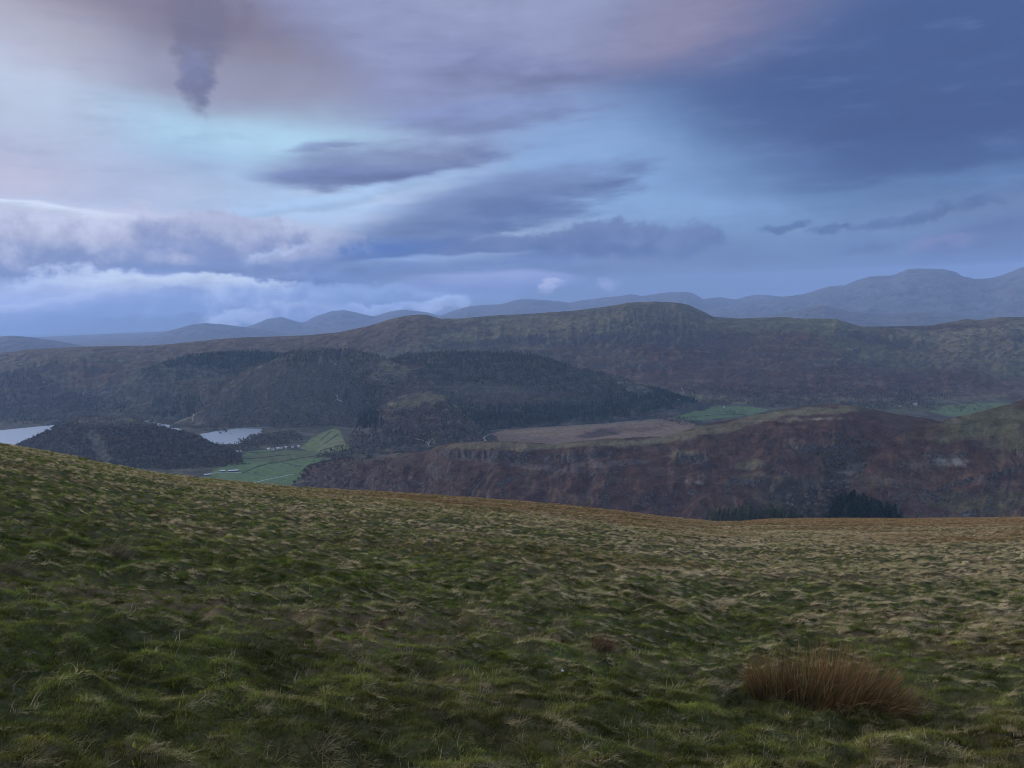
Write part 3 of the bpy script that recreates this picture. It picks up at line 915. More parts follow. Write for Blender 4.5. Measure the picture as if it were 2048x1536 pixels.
# --- right: the bracken ridge in front
BR = [(520, 985, 2170), (560, 978, 2160), (585, 965, 2150), (600, 947, 2140), (620, 936, 2110), (645, 929, 2080), (690, 919, 2010), (730, 916, 1950), (770, 911, 1900), (800, 906, 1870), (850, 905, 1820), (872, 894, 1800), (900, 887, 1780),
      (950, 884, 1765), (1000, 882, 1750), (1050, 884, 1745), (1110, 889, 1735), (1150, 884, 1740), (1180, 880, 1745), (1250, 876, 1760), (1330, 872, 1790), (1360, 864, 1810), (1390, 855, 1830), (1430, 845, 1855), (1470, 838, 1875),
      (1500, 831, 1895), (1560, 820, 1920), (1610, 813, 1940), (1660, 808, 1950), (1700, 810, 1955), (1740, 818, 1960), (1800, 829, 1970), (1850, 836, 1980), (1920, 850, 1990), (2000, 870, 2000), (2100, 890, 2000)]
o_, RIG = hill('bracken_ridge', 'dark bracken-brown ridge with a low crag line along its crest', BR,
     [(500, 1750), (600, 1600), (800, 1250), (1000, 1080), (1400, 1060), (2100, 1100)], ZV - 25, 1.5, 230, prof=(0.45, 1), back=(300, 1.0), rough=20, gully=10, bandy=0.3, cover='bracken', seed=601, crest_rough=1.3,
     regions=[('noise', 'heather', 0.45, 120, 0.05), ('noise', 'bracken2', 0.3, 70, 0.15), ('noise', 'grass', 0.2, 60, 0.28),
              (1000, 893, 130, 8, 0, 'grass', 0.75), (1180, 888, 140, 7, 4, 'grass', 0.7), (1350, 872, 70, 9, 12, 'grass', 0.75), (1480, 845, 100, 10, 14, 'grass', 0.7), (1620, 822, 120, 8, 4, 'grass', 0.85), (1600, 840, 110, 4, 0, 'pale', 0.8),
              (1500, 930, 30, 10, 10, 'grass', 0.7), (1370, 912, 30, 8, 0, 'grass', 0.5), (760, 916, 70, 8, 6, 'scrub', 0.7), (780, 950, 190, 34, 0, 'heather', 0.45),
              (1050, 929, 150, 7, -6, 'scree', 0.2), (1190, 930, 70, 6, 0, 'scree', 0.2), (1390, 924, 36, 8, 0, 'scree', 0.2), (1260, 925, 46, 7, 0, 'scree', 0.2), (1490, 958, 50, 10, 10, 'grass', 0.3), (1385, 965, 14, 4, 0, 'scree', 0.5),
              (1680, 930, 50, 50, 50, 'wood', 0.6), (1600, 1000, 90, 50, 0, 'wood', 0.7), (1700, 950, 40, 20, 30, 'scree', 0.25)],
     crags=[([(868, 908), (940, 912), (1020, 918), (1110, 922), (1180, 912), (1240, 906)], 15, 15), ([(1345, 918), (1380, 921), (1425, 918)], 13, 13),
            ([(1560, 896), (1620, 900), (1690, 898)], 8, 9), ([(1600, 868), (1660, 872), (1720, 878)], 4, 5), ([(1462, 962), (1500, 966), (1530, 962)], 5, 6),
            ([(1640, 924), (1680, 916), (1720, 896), (1760, 890)], 6, 9)])
o_, RIG2 = hill('bracken_spur', 'grassy and bracken spur rising to the right edge',
     [(1690, 985, 1350), (1720, 948, 1400), (1750, 915, 1450), (1780, 884, 1500), (1810, 862, 1540), (1850, 848, 1580), (1900, 838, 1600), (1960, 823, 1620), (1990, 815, 1630), (2020, 808, 1640), (2048, 797, 1650), (2150, 775, 1680), (2300, 750, 1700), (2500, 730, 1720)],
     [(1660, 1150), (1800, 1050), (2100, 1000), (2500, 1000)], ZV - 25, 1.5, 200, prof=(0.45, 1), back=(200, 1.0), rough=16, gully=9, bandy=0.3, cover='bracken', seed=611, crest_rough=1.2,
     regions=[('noise', 'bracken2', 0.3, 90, 0.1), ('noise', 'heather', 0.35, 80, 0.12), ('noise', 'grass', 0.3, 70, 0.2), (1950, 850, 130, 26, 12, 'green', 0.6), (1900, 842, 60, 6, 14, 'pale', 0.5), (2040, 880, 80, 26, 0, 'green', 0.5),
              (1875, 922, 70, 12, 4, 'pale', 0.35), (1900, 925, 40, 9, 0, 'scree', 0.5), (1830, 880, 60, 30, 20, 'bracken', 0.7), (1860, 970, 110, 26, 6, 'bracken2', 0.5), (1960, 1000, 110, 26, 0, 'green', 0.4), (2000, 960, 110, 16, 22, 'heather', 0.6)],
     crags=[([(1850, 912), (1890, 914), (1935, 912)], 8, 8), ([(1860, 985), (1930, 965), (2000, 950), (2060, 930)], 5, 8)])

# ------------------------------------------------------------------ placing by looking along a pixel until the land is met
_bv, _bf, _off = [], [], 0
for nm, X_, Y_, Z_, _a, _b in SURF:
    if nm == 'far_mountain':
        continue
    _bv.append(np.stack([X_, Y_, Z_], -1).reshape(-1, 3))
    _bf.append(grid_faces(*X_.shape) + _off)
    _off += X_.size
TREE = BVHTree.FromPolygons(np.concatenate(_bv).tolist(), np.concatenate(_bf).tolist())


def hit(px, py):
    a, t = ray(px, py)
    d = Vector((math.sin(a), math.cos(a), float(t))).normalized()
    loc, nrm, i, dist = TREE.ray_cast(Vector((0, 0, EYE)), d)
    return loc


def down(x, y):
    loc, nrm, i, dist = TREE.ray_cast(Vector((x, y, 900)), Vector((0, 0, -1)))
    return loc.z if loc else ZV


# ------------------------------------------------------------------ tree shapes
def leaf_cloud(n, shape, size, seed, up=0.3):
    """n small faces spread through a crown; shape(r) -> centres (n,3)"""
    r = np.random.default_rng(seed)
    c = shape(r, n)
    d1 = r.normal(size=(n, 3))
    d1 /= np.linalg.norm(d1, axis=1)[:, None]
    d2 = np.cross(d1, r.normal(size=(n, 3)))
    d2 /= np.linalg.norm(d2, axis=1)[:, None]
    s = size * r.uniform(0.6, 1.4, (n, 1))
    v = np.stack([c - d1 * s, c + d2 * s * .7, c + d1 * s, c - d2 * s * .7], 1).reshape(-1, 3)
    f = np.arange(n * 4).reshape(-1, 4)
    return v, f, np.repeat(r.uniform(0.65, 1.35, n), 4)


def tube(pts, rad, sides=5):
    v, f = [], []
    for i, (p, r) in enumerate(zip(pts, rad)):
        for k2 in range(sides):
            a = 2 * math.pi * k2 / sides
            v.append((p[0] + r * math.cos(a), p[1] + r * math.sin(a), p[2]))
    for i in range(len(pts) - 1):
        for k2 in range(sides):
            a, b = i * sides + k2, i * sides + (k2 + 1) % sides
            f.append((a, b, b + sides, a + sides))
    return np.array(v), np.array(f)


def crown_mesh(name, kind, seed, n):
    if kind == 'conifer':        # spire of drooping boughs, unit height
        def shape(r, n):
            z = 0.08 + 0.9 * r.uniform(0, 1, n) ** 1.25
            tier = 0.75 + 0.25 * np.cos(z * 46 + seed)
            R = 0.19 * (1 - z) ** 0.85 * tier * r.uniform(0.35, 1, n) ** 0.5 + 0.008
            a = r.uniform(0, 2 * math.pi, n)
            return np.stack([R * np.cos(a), R * np.sin(a), z - 0.25 * R], 1)
        v, f, s = leaf_cloud(n, shape, 0.052, seed)
    else:
        def shape(r, n):
            k3 = 7
            cc = np.stack([r.uniform(-.26, .26, k3), r.uniform(-.26, .26, k3), r.uniform(0.42, 0.82, k3)], 1)
            i = r.integers(0, k3, n)
            p = r.normal(size=(n, 3))
            p /= np.linalg.norm(p, axis=1)[:, None]
            return cc[i] + p * (r.uniform(0.05, 1, (n, 1)) ** 0.5) * np.array((0.21, 0.21, 0.17))
        v, f, s = leaf_cloud(n, shape, 0.06, seed)
    me = mesh_np(name, v, f, False)
    set_col(me, 'shade', np.repeat(s[:, None], 3, 1))
    return me


def trunk_mesh(name, kind, seed):
    r = np.random.default_rng(seed)
    if kind == 'conifer':
        v, f = tube([(0, 0, -0.06), (0, 0, 0.4), (0, 0, 0.95)], [0.022, 0.014, 0.003])
        return mesh_np(name, v, f)
    v, f = tube([(0, 0, -0.06), (0.01, 0, 0.25), (0.0, 0.01, 0.55)], [0.035, 0.028, 0.012])
    for k2 in range(5):
        a = k2 * 1.26 + r.uniform(0, 0.6)
        e = 0.22
        v2, f2 = tube([(0, 0, 0.28 + 0.03 * k2), (e * .6 * math.cos(a), e * .6 * math.sin(a), 0.5), (e * math.cos(a), e * math.sin(a), 0.72)], [0.016, 0.011, 0.004], 4)
        f = np.concatenate([f, f2 + len(v)])
        v = np.concatenate([v, v2])
    return mesh_np(name, v, f)


# ------------------------------------------------------------------ scattering by geometry nodes (woods and grass: what nobody could count)
def scatter(name, protos, pos, rot, scl, idx, tint, mat, label, cat):
    pc = bpy.data.collections.new(name + '_shapes')
    for i, m_ in enumerate(protos):
        m_.materials.clear()
        m_.materials.append(mat)
        pc.objects.link(bpy.data.objects.new('%s_shape_%02d' % (name, i), m_))
    me = bpy.data.meshes.new(name)
    n = len(pos)
    me.vertices.add(n)
    me.vertices.foreach_set('co', np.asarray(pos, np.float32).ravel())
    a = me.attributes.new('rot', 'FLOAT_VECTOR', 'POINT')
    a.data.foreach_set('vector', np.asarray(rot, np.float32).ravel())
    a = me.attributes.new('scl', 'FLOAT_VECTOR', 'POINT')
    scl = np.asarray(scl, np.float32)
    if scl.ndim == 1:
        scl = np.repeat(scl[:, None], 3, 1)
    a.data.foreach_set('vector', scl.ravel())
    a = me.attributes.new('pick', 'INT', 'POINT')
    a.data.foreach_set('value', np.asarray(idx, np.int32))
    set_col(me, 'tint', tint)
    me.update()
    o = link(name, me)
    me.materials.append(mat)
    g = bpy.data.node_groups.new(name + '_scatter', 'GeometryNodeTree')
    g.interface.new_socket('Geometry', in_out='INPUT', socket_type='NodeSocketGeometry')
    g.interface.new_socket('Geometry', in_out='OUTPUT', socket_type='NodeSocketGeometry')
    G = NT(g)
    gi, go = G.n('NodeGroupInput'), G.n('NodeGroupOutput')
    ci = G.n('GeometryNodeCollectionInfo')
    ci.inputs['Collection'].default_value = pc
    ci.inputs['Separate Children'].default_value = True
    ci.inputs['Reset Children'].default_value = True
    iop = G.n('GeometryNodeInstanceOnPoints')
    iop.inputs['Pick Instance'].default_value = True

    def attr(nm, typ):
        nd = G.n('GeometryNodeInputNamedAttribute', data_type=typ)
        nd.inputs['Name'].default_value = nm
        return nd.outputs['Attribute']
    G.l(gi.outputs[0], iop.inputs['Points'])
    G.l(ci.outputs[0], iop.inputs['Instance'])
    G.l(attr('pick', 'INT'), iop.inputs['Instance Index'])
    e2r = G.n('FunctionNodeEulerToRotation')
    G.l(attr('rot', 'FLOAT_VECTOR'), e2r.inputs[0])
    G.l(e2r.outputs[0], iop.inputs['Rotation'])
    G.l(attr('scl', 'FLOAT_VECTOR'), iop.inputs['Scale'])
    G.l(iop.outputs[0], go.inputs[0])
    md = o.modifiers.new('scatter', 'NODES')
    md.node_group = g
    return tag(o, label, cat, kind='stuff')


WOOD_SHAPES = [crown_mesh('wood_crown', 'conifer', 900 + i, 90) for i in range(3)] + [crown_mesh('wood_crown', 'broad', 910 + i, 110) for i in range(4)]


def wood(name, label, surf, regions, spacing, seed, tone=1.0):
    """regions: (cx, cy, rx, ry, rot, density, conifer share, height)"""
    r = np.random.default_rng(seed)
    X, Y, Z, PX, PY = surf
    nr, nc = X.shape
    # cell areas on the ground
    ax_ = np.hypot(X[:-1, 1:] - X[:-1, :-1], Y[:-1, 1:] - Y[:-1, :-1])
    ay_ = np.hypot(X[1:, :-1] - X[:-1, :-1], Y[1:, :-1] - Y[:-1, :-1])
    pxc, pyc = PX[:-1, :-1], PY[:-1, :-1]
    xc, yc = X[:-1, :-1], Y[:-1, :-1]
    wx = pxc + 14 * fbm(xc / 60, yc / 60, seed, 3)
    wy = pyc + 7 * fbm(xc / 60, yc / 60, seed + 1, 3)
    dens = np.zeros(pxc.shape)
    con = np.zeros(pxc.shape)
    hgt = np.full(pxc.shape, 9.0)
    for (cx, cy, rx, ry, rot, a, c, h) in regions:
        cr_, sr_ = math.cos(math.radians(rot)), math.sin(math.radians(rot))
        dx, dy = wx - cx, -(wy - cy)
        q = np.hypot((dx * cr_ + dy * sr_) / rx, (-dx * sr_ + dy * cr_) / ry)
        w = 1 - sstep(0.85, 1.15, q)
        m = w > 0.05
        dens = np.where(m, np.maximum(dens * (1 - w), a * w), dens)
        con = np.where(m, c, con)
        hgt = np.where(m, h, hgt)
    clump = np.clip(0.9 + 1.5 * fbm(xc / 35, yc / 35, seed + 5, 3), 0.05, 1.6)
    lam = ax_ * ay_ / spacing ** 2 * dens * np.where(con > 0.8, 1, clump)
    cnt = r.poisson(lam)
    I, J = np.nonzero(cnt)
    rep = cnt[I, J]
    I, J = np.repeat(I, rep), np.repeat(J, rep)
    u, v = r.uniform(0, 1, len(I)), r.uniform(0, 1, len(I))

    def bl(Q):
        return (Q[I, J] * (1 - u) + Q[I, J + 1] * u) * (1 - v) + (Q[I + 1, J] * (1 - u) + Q[I + 1, J + 1] * u) * v
    pos = np.stack([bl(X), bl(Y), bl(Z) - 0.3], 1)
    isc = r.uniform(0, 1, len(I)) < con[I, J]
    idx = np.where(isc, r.integers(0, 3, len(I)), 3 + r.integers(0, 4, len(I)))
    s = hgt[I, J] * r.uniform(0.6, 1.25, len(I)) * np.where(isc, 1.25, 0.9)
    rot = np.zeros((len(I), 3))
    rot[:, 2] = r.uniform(0, 6.28, len(I))
    pal = np.array([(0.080, 0.070, 0.056), (0.060, 0.056, 0.042), (0.105, 0.075, 0.050), (0.052, 0.056, 0.034), (0.095, 0.088, 0.075)])
    tint = pal[r.integers(0, len(pal), len(I))] * r.uniform(0.5, 1.3, (len(I), 1)) * tone
    tint[isc] = np.array((0.026, 0.042, 0.035)) * r.uniform(0.6, 1.7, (isc.sum(), 1))
    sc3 = np.stack([s, s, s], 1)
    sc3[~isc, :2] *= 1.25
    scatter(name, [m_.copy() for m_ in WOOD_SHAPES], pos, rot, sc3, idx, tint, M_tree_i, label, 'wood')
    return len(I)


nW = 0
nW += wood('hill_wood', 'mixed autumn wood covering the small round hill by the lake', HOW,
           [(260, 900, 300, 80, 0, 0.8, 0.12, 14), (240, 842, 110, 10, 0, 0.35, 0.1, 9), (400, 910, 90, 40, 0, 0.9, 0.1, 15), (195, 890, 14, 40, 25, 0.15, 0, 8)], 8.5, 71, 1.3)
nW += wood('crag_wood', 'thin mixed wood on the crag above the reservoir', CRAG_A,
           [(560, 790, 260, 90, 0, 0.75, 0.15, 11), (640, 712, 130, 14, 0, 0.9, 0.8, 12), (765, 748, 50, 20, 8, 0.1, 0, 7), (560, 765, 90, 26, 8, 0.4, 0.2, 9), (664, 738, 26, 20, 0, 0.1, 0.2, 8), (560, 855, 180, 34, 0, 1.0, 0.15, 12), (725, 800, 40, 40, 60, 0.9, 0.9, 15), (385, 838, 34, 11, 10, 0.08, 0, 8)], 11, 72, 1.7)
nW += wood('forest', 'dark conifer forest on the broad crag above the moor', CRAG_B,
           [(1000, 770, 420, 75, 0, 0.7, 0.6, 12), (960, 735, 200, 34, 0, 0.9, 0.75, 12), (1150, 820, 260, 26, 6, 1.0, 0.95, 17), (1010, 786, 110, 14, -4, 0.25, 0.2, 8), (1080, 802, 120, 12, 0, 0.3, 0.2, 8), (790, 745, 50, 12, 12, 0.15, 0.1, 7), (1220, 760, 80, 16, -18, 0.6, 0.4, 9)], 10.5, 73)
nW += wood('knoll_wood', 'scattered trees and a dark conifer block on the rough knoll', KNOLL,
           [(830, 850, 160, 46, 0, 0.8, 0.3, 10), (716, 850, 36, 46, 70, 1.2, 0.97, 19), (760, 880, 120, 20, 0, 1.0, 0.2, 11), (840, 800, 70, 12, 6, 0.1, 0, 7), (920, 850, 40, 40, 0, 0.9, 0.3, 11)], 9.5, 74, 1.4)
nW += wood('valley_trees', 'hedgerow trees and copses along the valley floor', (VX, VY, vz, PX, PY),
           [(540, 880, 62, 13, 6, 1.0, 0.1, 12), (450, 897, 60, 6, 0, 0.8, 0.1, 11), (380, 850, 80, 7, -12, 0.8, 0.1, 10), (700, 905, 70, 12, 10, 0.9, 0.2, 11), (800, 898, 90, 14, 0, 0.9, 0.1, 10),
            (1200, 868, 38, 6, 4, 0.7, 0.1, 6), (1390, 808, 90, 9, 6, 0.9, 0.1, 11), (1330, 822, 60, 8, 20, 0.9, 0.3, 11), (1370, 845, 60, 7, -10, 0.8, 0.1, 10), (1580, 806, 90, 8, 0, 0.9, 0.2, 11), (1760, 812, 120, 9, 0, 0.9, 0.2, 11),
            (1900, 818, 120, 6, 0, 0.35, 0.1, 9), (1460, 826, 24, 3, 0, 0.5, 0.1, 9), (470, 948, 40, 3, 0, 0.1, 0.1, 8), (200, 848, 180, 5, 0, 0.8, 0.2, 10)], 10, 75, 1.3)
ridge_s = [s_ for s_ in SURF if s_[0] == 'long_ridge'][0][1:]
nW += wood('ridge_foot_wood', 'bare woods along the foot of the long ridge', ridge_s,
           [(1560, 788, 330, 16, 0, 0.8, 0.15, 12), (1650, 760, 60, 20, 40, 0.7, 0.1, 11), (1480, 790, 60, 10, 0, 1.0, 0.6, 13), (1830, 795, 70, 9, 0, 1.0, 0.7, 13), (1400, 785, 60, 14, 0, 0.8, 0.2, 11), (1720, 745, 30, 8, 0, 0.4, 0.1, 9)], 12, 76)
lk_s = [s_ for s_ in SURF if s_[0] == 'lakeside_fell'][0][1:]
nW += wood('lakeside_wood', 'hazy woods along the far lake shore', lk_s,
           [(60, 820, 260, 30, 0, 0.8, 0.3, 12), (20, 775, 90, 30, 0, 0.6, 0.4, 11), (290, 815, 100, 20, 0, 1.0, 0.9, 14)], 12.5, 77, 1.5)
ff_s = [s_ for s_ in SURF if s_[0] == 'forested_fell'][0][1:]
nW += wood('fell_top_forest', 'dark forest along the fell top behind the crag', ff_s,
           [(430, 725, 150, 24, 8, 1.0, 0.9, 14), (340, 790, 120, 50, 10, 0.5, 0.2, 10), (350, 815, 60, 24, 0, 1.0, 0.8, 13)], 12.5, 78)
nW += wood('ridge_scrub', 'small birches and thorn bushes scattered on the bracken ridge', RIG,
           [(700, 950, 130, 34, 0, 0.45, 0.05, 7), (860, 960, 130, 30, 0, 0.25, 0.05, 6), (1690, 930, 60, 60, 55, 0.55, 0.05, 8), (1160, 900, 90, 6, 0, 0.15, 0, 5)], 9, 79)

# --- trees that can be told apart: each one its own object
TR = {}
for kind_, cnt_ in (('conifer', 4), ('broad', 4)):
    TR[kind_] = [(crown_mesh('crown', kind_, 950 + i, 260 if kind_ == 'conifer' else 300), trunk_mesh('trunk', kind_, 960 + i)) for i in range(cnt_)]
LEAFMAT = {}


def tree(name, label, kind_, mat, x, y, z, h, wid, group, i):
    cm, tm = TR[kind_][i % len(TR[kind_])]
    key = (cm.name, mat.name)
    if key not in LEAFMAT:
        m_ = cm.copy()
        m_.materials.clear()
        m_.materials.append(mat)
        LEAFMAT[key] = m_
    if not tm.materials:
        tm.materials.append(M_bark)
    e = bpy.data.objects.new(name, None)
    C.objects.link(e)
    e.location = (x, y, z - 0.2)
    e.scale = (h * wid, h * wid, h)
    e.rotation_euler = (0, 0, i * 2.399)
    tag(e, label, 'tree', group)
    for nm, d_ in (('trunk', tm), ('crown', LEAFMAT[key])):
        o = bpy.data.objects.new(nm, d_)
        C.objects.link(o)
        o.parent = e
    return e


def plant(name, label, kind_, mat, pts, h, wid, group):
    for i, (px, py) in enumerate(pts):
        p = hit(px, py)
        if p is None or p.length > 3600:
            continue
        tree(name, label, kind_, mat, p.x, p.y, p.z, h * rng.uniform(0.55, 1.2), wid * rng.uniform(0.85, 1.2), group, i)


def spots(poly, n, seed, dmin):
    r = np.random.default_rng(seed)
    xs, ys = [p[0] for p in poly], [p[1] for p in poly]
    out = []
    tries = 0
    while len(out) < n and tries < n * 60:
        tries += 1
        x, y = r.uniform(min(xs), max(xs)), r.uniform(min(ys), max(ys))
        if not inpoly(np.array([x]), np.array([y]), poly)[0]:
            continue
        if all((x - a) ** 2 + ((y - b) * 2.2) ** 2 > dmin ** 2 for a, b in out):
            out.append((x, y))
    return sorted(out, key=lambda q: q[1])


plant('spruce_tree', 'dark spruce in the black-green plantation below the bracken spur', 'conifer', M_conifer,
      spots([(1668, 1000), (1690, 996), (1706, 990), (1722, 998), (1760, 1008), (1800, 1025), (1808, 1050), (1640, 1056), (1660, 1020)], 140, 5, 6), 15, 1.9, 'spruces of the dark plantation')
plant('young_conifer_tree', 'olive young conifer in the low plantation left of the dark spruces', 'conifer', M_conifer_y,
      spots([(1412, 1036), (1440, 1026), (1480, 1022), (1540, 1024), (1580, 1028), (1600, 1042), (1420, 1046)], 90, 6, 8), 20, 1.2, 'young conifers above the foreground edge')
plant('bare_birch_tree', 'bare grey-brown birch in the gully above the plantations', 'broad', M_broad,
      spots([(1570, 1040), (1575, 1000), (1600, 985), (1650, 970), (1690, 960), (1700, 985), (1665, 1000), (1650, 1036), (1620, 1050)], 60, 7, 10), 11, 1.1, 'birches in the gully')
plant('oak_tree', 'dark round oak along the left nose of the bracken ridge', 'broad', M_oak,
      [(600, 950), (610, 944), (622, 940), (634, 936), (596, 960), (606, 955), (646, 932), (690, 921), (700, 919), (738, 917), (590, 968), (615, 950)], 11, 1.25, 'oaks on the ridge nose')
for i, (px, py, h, lab) in enumerate([(86, 871, 15, 'leftmost pine on the skyline of the small wooded hill'), (96, 866, 18, 'tall pine second from left on the small wooded hill'), (106, 859, 13, 'shorter pine third from left on the small wooded hill'),
                                      (118, 853, 11, 'bushy pine halfway up the left skyline of the small wooded hill'), (130, 846, 9, 'small pine just below the top of the small wooded hill')]):
    a_, t_ = ray(px, py)
    d_ = float(np.interp(px, [80, 110, 140], [2440, 2490, 2530]) * kdist(px))
    x, y = d_ * math.sin(a_), d_ * math.cos(a_)
    tree('pine_tree', lab, 'broad', M_oak, x, y, EYE + t_ * d_ - 1, h, 0.75, None, i)

# ------------------------------------------------------------------ tracks, walls, houses
def ribbon(name, label, cat, pts, width, mat, lift=0.5, kind='structure', height=0.0, seg=14):
    P3 = []
    for (a, b) in zip(pts[:-1], pts[1:]):
        for k2 in range(seg):
            t = k2 / seg
            p = hit(a[0] + (b[0] - a[0]) * t, a[1] + (b[1] - a[1]) * t)
            if p:
                P3.append(p)
    p = hit(*pts[-1])
    if p:
        P3.append(p)
    if len(P3) < 2:
        return None
    v = []
    for i, p in enumerate(P3):
        q = P3[min(i + 1, len(P3) - 1)] - P3[max(i - 1, 0)]
        q.z = 0
        q = q.normalized() if q.length > 1e-6 else Vector((1, 0, 0))
        s = Vector((q.y, -q.x, 0)) * width / 2
        wob = 1 + 0.25 * math.sin(i * 1.7) * (0 if height else 1)
        L_, R_ = p + s * wob, p - s * wob
        if height:
            hh = height * (1 + 0.2 * math.sin(i * 2.3))
            v += [(L_.x, L_.y, p.z - 0.8), (L_.x * .8 + p.x * .2, L_.y * .8 + p.y * .2, p.z + hh), (R_.x * .8 + p.x * .2, R_.y * .8 + p.y * .2, p.z + hh), (R_.x, R_.y, p.z - 0.8)]
        else:
            v += [(L_.x, L_.y, max(p.z, down(L_.x, L_.y)) + lift), (R_.x, R_.y, max(p.z, down(R_.x, R_.y)) + lift)]
    k_ = 4 if height else 2
    f = []
    for i in range(len(P3) - 1):
        for j in range(k_ - 1):
            f.append((i * k_ + j, i * k_ + j + 1, (i + 1) * k_ + j + 1, (i + 1) * k_ + j))
    me = mesh_np(name, v, f, not height)
    return tag(link(name, me, mat), label, cat, kind=kind)


for lab, pts, w in [
    ('pale forked gravel track below the rough knoll', [(830, 878), (846, 881), (856, 886), (858, 893), (866, 893)], 4),
    ('short pale spur of the gravel track below the knoll', [(866, 878), (860, 883), (857, 888)], 4),
    ('bright zigzag path high on the wooded crag', [(672, 790), (676, 795), (674, 799), (684, 804)], 4),
    ('pale track end at the left edge of the brown moor', [(984, 868), (974, 871), (968, 876), (971, 882)], 5),
    ('thin pale track up the bank beside the reservoir', [(388, 826), (386, 834), (385, 843)], 4),
    ('pale shore line along the top of the reservoir', [(472, 857), (500, 855.5), (530, 855), (560, 854.5)], 3),
    ('pale lane in the wood below the long ridge', [(1362, 776), (1368, 783), (1360, 797), (1352, 804)], 4),
    ('pale scar on the lakeside fell', [(172, 779), (168, 784), (166, 789)], 4)]:
    ribbon('track', lab, 'track', pts, w, M_track, seg=8)
ribbon('lane', 'pale lane crossing the valley meadow behind the near hillside', 'road', [(500, 968), (530, 960), (560, 954), (588, 948)], 5.5, M_road)
ribbon('lane', 'pale curved lane beside the white farm sheds', 'road', [(408, 950), (430, 946), (450, 944.5), (482, 946)], 4.5, M_road)
for lab, pts in [
    ('dark field wall running up the middle of the valley meadow', [(484, 947), (510, 935), (535, 928), (570, 922), (600, 916), (650, 910)]),
    ('dark field wall along the upper part of the valley meadow', [(488, 918), (520, 916), (550, 912), (580, 910)]),
    ('short dark cross wall in the valley meadow', [(540, 928), (545, 922), (542, 915)]),
    ('dark field wall at the top of the meadow by the village', [(500, 906), (540, 904), (560, 901)]),
    ('slanting field wall near the right of the meadow', [(566, 925), (590, 931), (604, 934)]),
    ('upper dark wall across the sloping pasture', [(640, 881), (652, 871), (662, 862)]),
    ('middle dark wall across the sloping pasture', [(646, 889), (664, 877), (676, 868)]),
    ('lower dark wall across the sloping pasture', [(640, 902), (660, 896), (684, 890)]),
    ('wall along the right edge of the sloping pasture', [(680, 860), (686, 876), (694, 890)]),
    ('dark wall dividing the green field beyond the moor', [(1380, 834), (1430, 830), (1490, 829)])]:
    ribbon('field_wall', lab, 'wall', pts, 2.6, M_wallstone, kind=None, height=1.7)


def prism(verts, faces):
    me = bpy.data.meshes.new('m')
    me.from_pydata(verts, [], faces)
    return me


def house(name, label, px, py, L_, Wd, H, R_, yaw, wall_m, roof_m, cat='house', group=None, windows=3, chimney=True):
    p = hit(px, py)
    if p is None:
        return
    e = bpy.data.objects.new(name, None)
    C.objects.link(e)
    e.location = p
    e.rotation_euler = (0, 0, yaw)
    tag(e, label, cat, group)
    a, b = L_ / 2, Wd / 2
    me = prism([(-a, -b, -1.5), (a, -b, -1.5), (a, b, -1.5), (-a, b, -1.5), (-a, -b, H), (a, -b, H), (a, b, H), (-a, b, H), (-a, 0, H + R_ - .05), (a, 0, H + R_ - .05)],
               [(0, 1, 5, 4), (2, 3, 7, 6), (1, 2, 6, 9, 5), (3, 0, 4, 8, 7)])
    link('wall', me, wall_m, e)
    o_ = 0.4
    t_ = 0.18
    a2, b2 = a + o_, b + o_
    zl = H - R_ * o_ / b
    me = prism([(-a2, -b2, zl), (a2, -b2, zl), (a2, 0, H + R_), (-a2, 0, H + R_), (a2, b2, zl), (-a2, b2, zl),
                (-a2, -b2, zl + t_), (a2, -b2, zl + t_), (a2, 0, H + R_ + t_), (-a2, 0, H + R_ + t_), (a2, b2, zl + t_), (-a2, b2, zl + t_)],
               [(0, 3, 2, 1), (3, 5, 4, 2), (6, 7, 8, 9), (9, 8, 10, 11), (0, 1, 7, 6), (4, 5, 11, 10), (1, 2, 8, 7), (2, 4, 10, 8), (5, 3, 9, 11), (3, 0, 6, 9)])
    ro = link('roof', me, roof_m, e)
    if chimney:
        me = prism([(x * .5 + a - 1, y * .5, z) for z in (H + R_ - .6, H + R_ + 1.3) for x, y in ((-1, -1), (1, -1), (1, 1), (-1, 1))],
                   [(0, 1, 5, 4), (1, 2, 6, 5), (2, 3, 7, 6), (3, 0, 4, 7), (4, 5, 6, 7)])
        link('chimney', me, wall_m, ro)
    for i in range(windows):
        x = -a + L_ * (i + 0.5) / windows
        me = prism([(x - .5, -b - .03, H * .45), (x + .5, -b - .03, H * .45), (x + .5, -b - .03, H * .45 + 1.2), (x - .5, -b - .03, H * .45 + 1.2),
                    (x - .5, -b + .1, H * .45), (x + .5, -b + .1, H * .45), (x + .5, -b + .1, H * .45 + 1.2), (x - .5, -b + .1, H * .45 + 1.2)],
                   [(0, 1, 2, 3), (0, 4, 5, 1), (1, 5, 6, 2), (2, 6, 7, 3), (3, 7, 4, 0)])
        link('window', me, M_dark_pane, e)


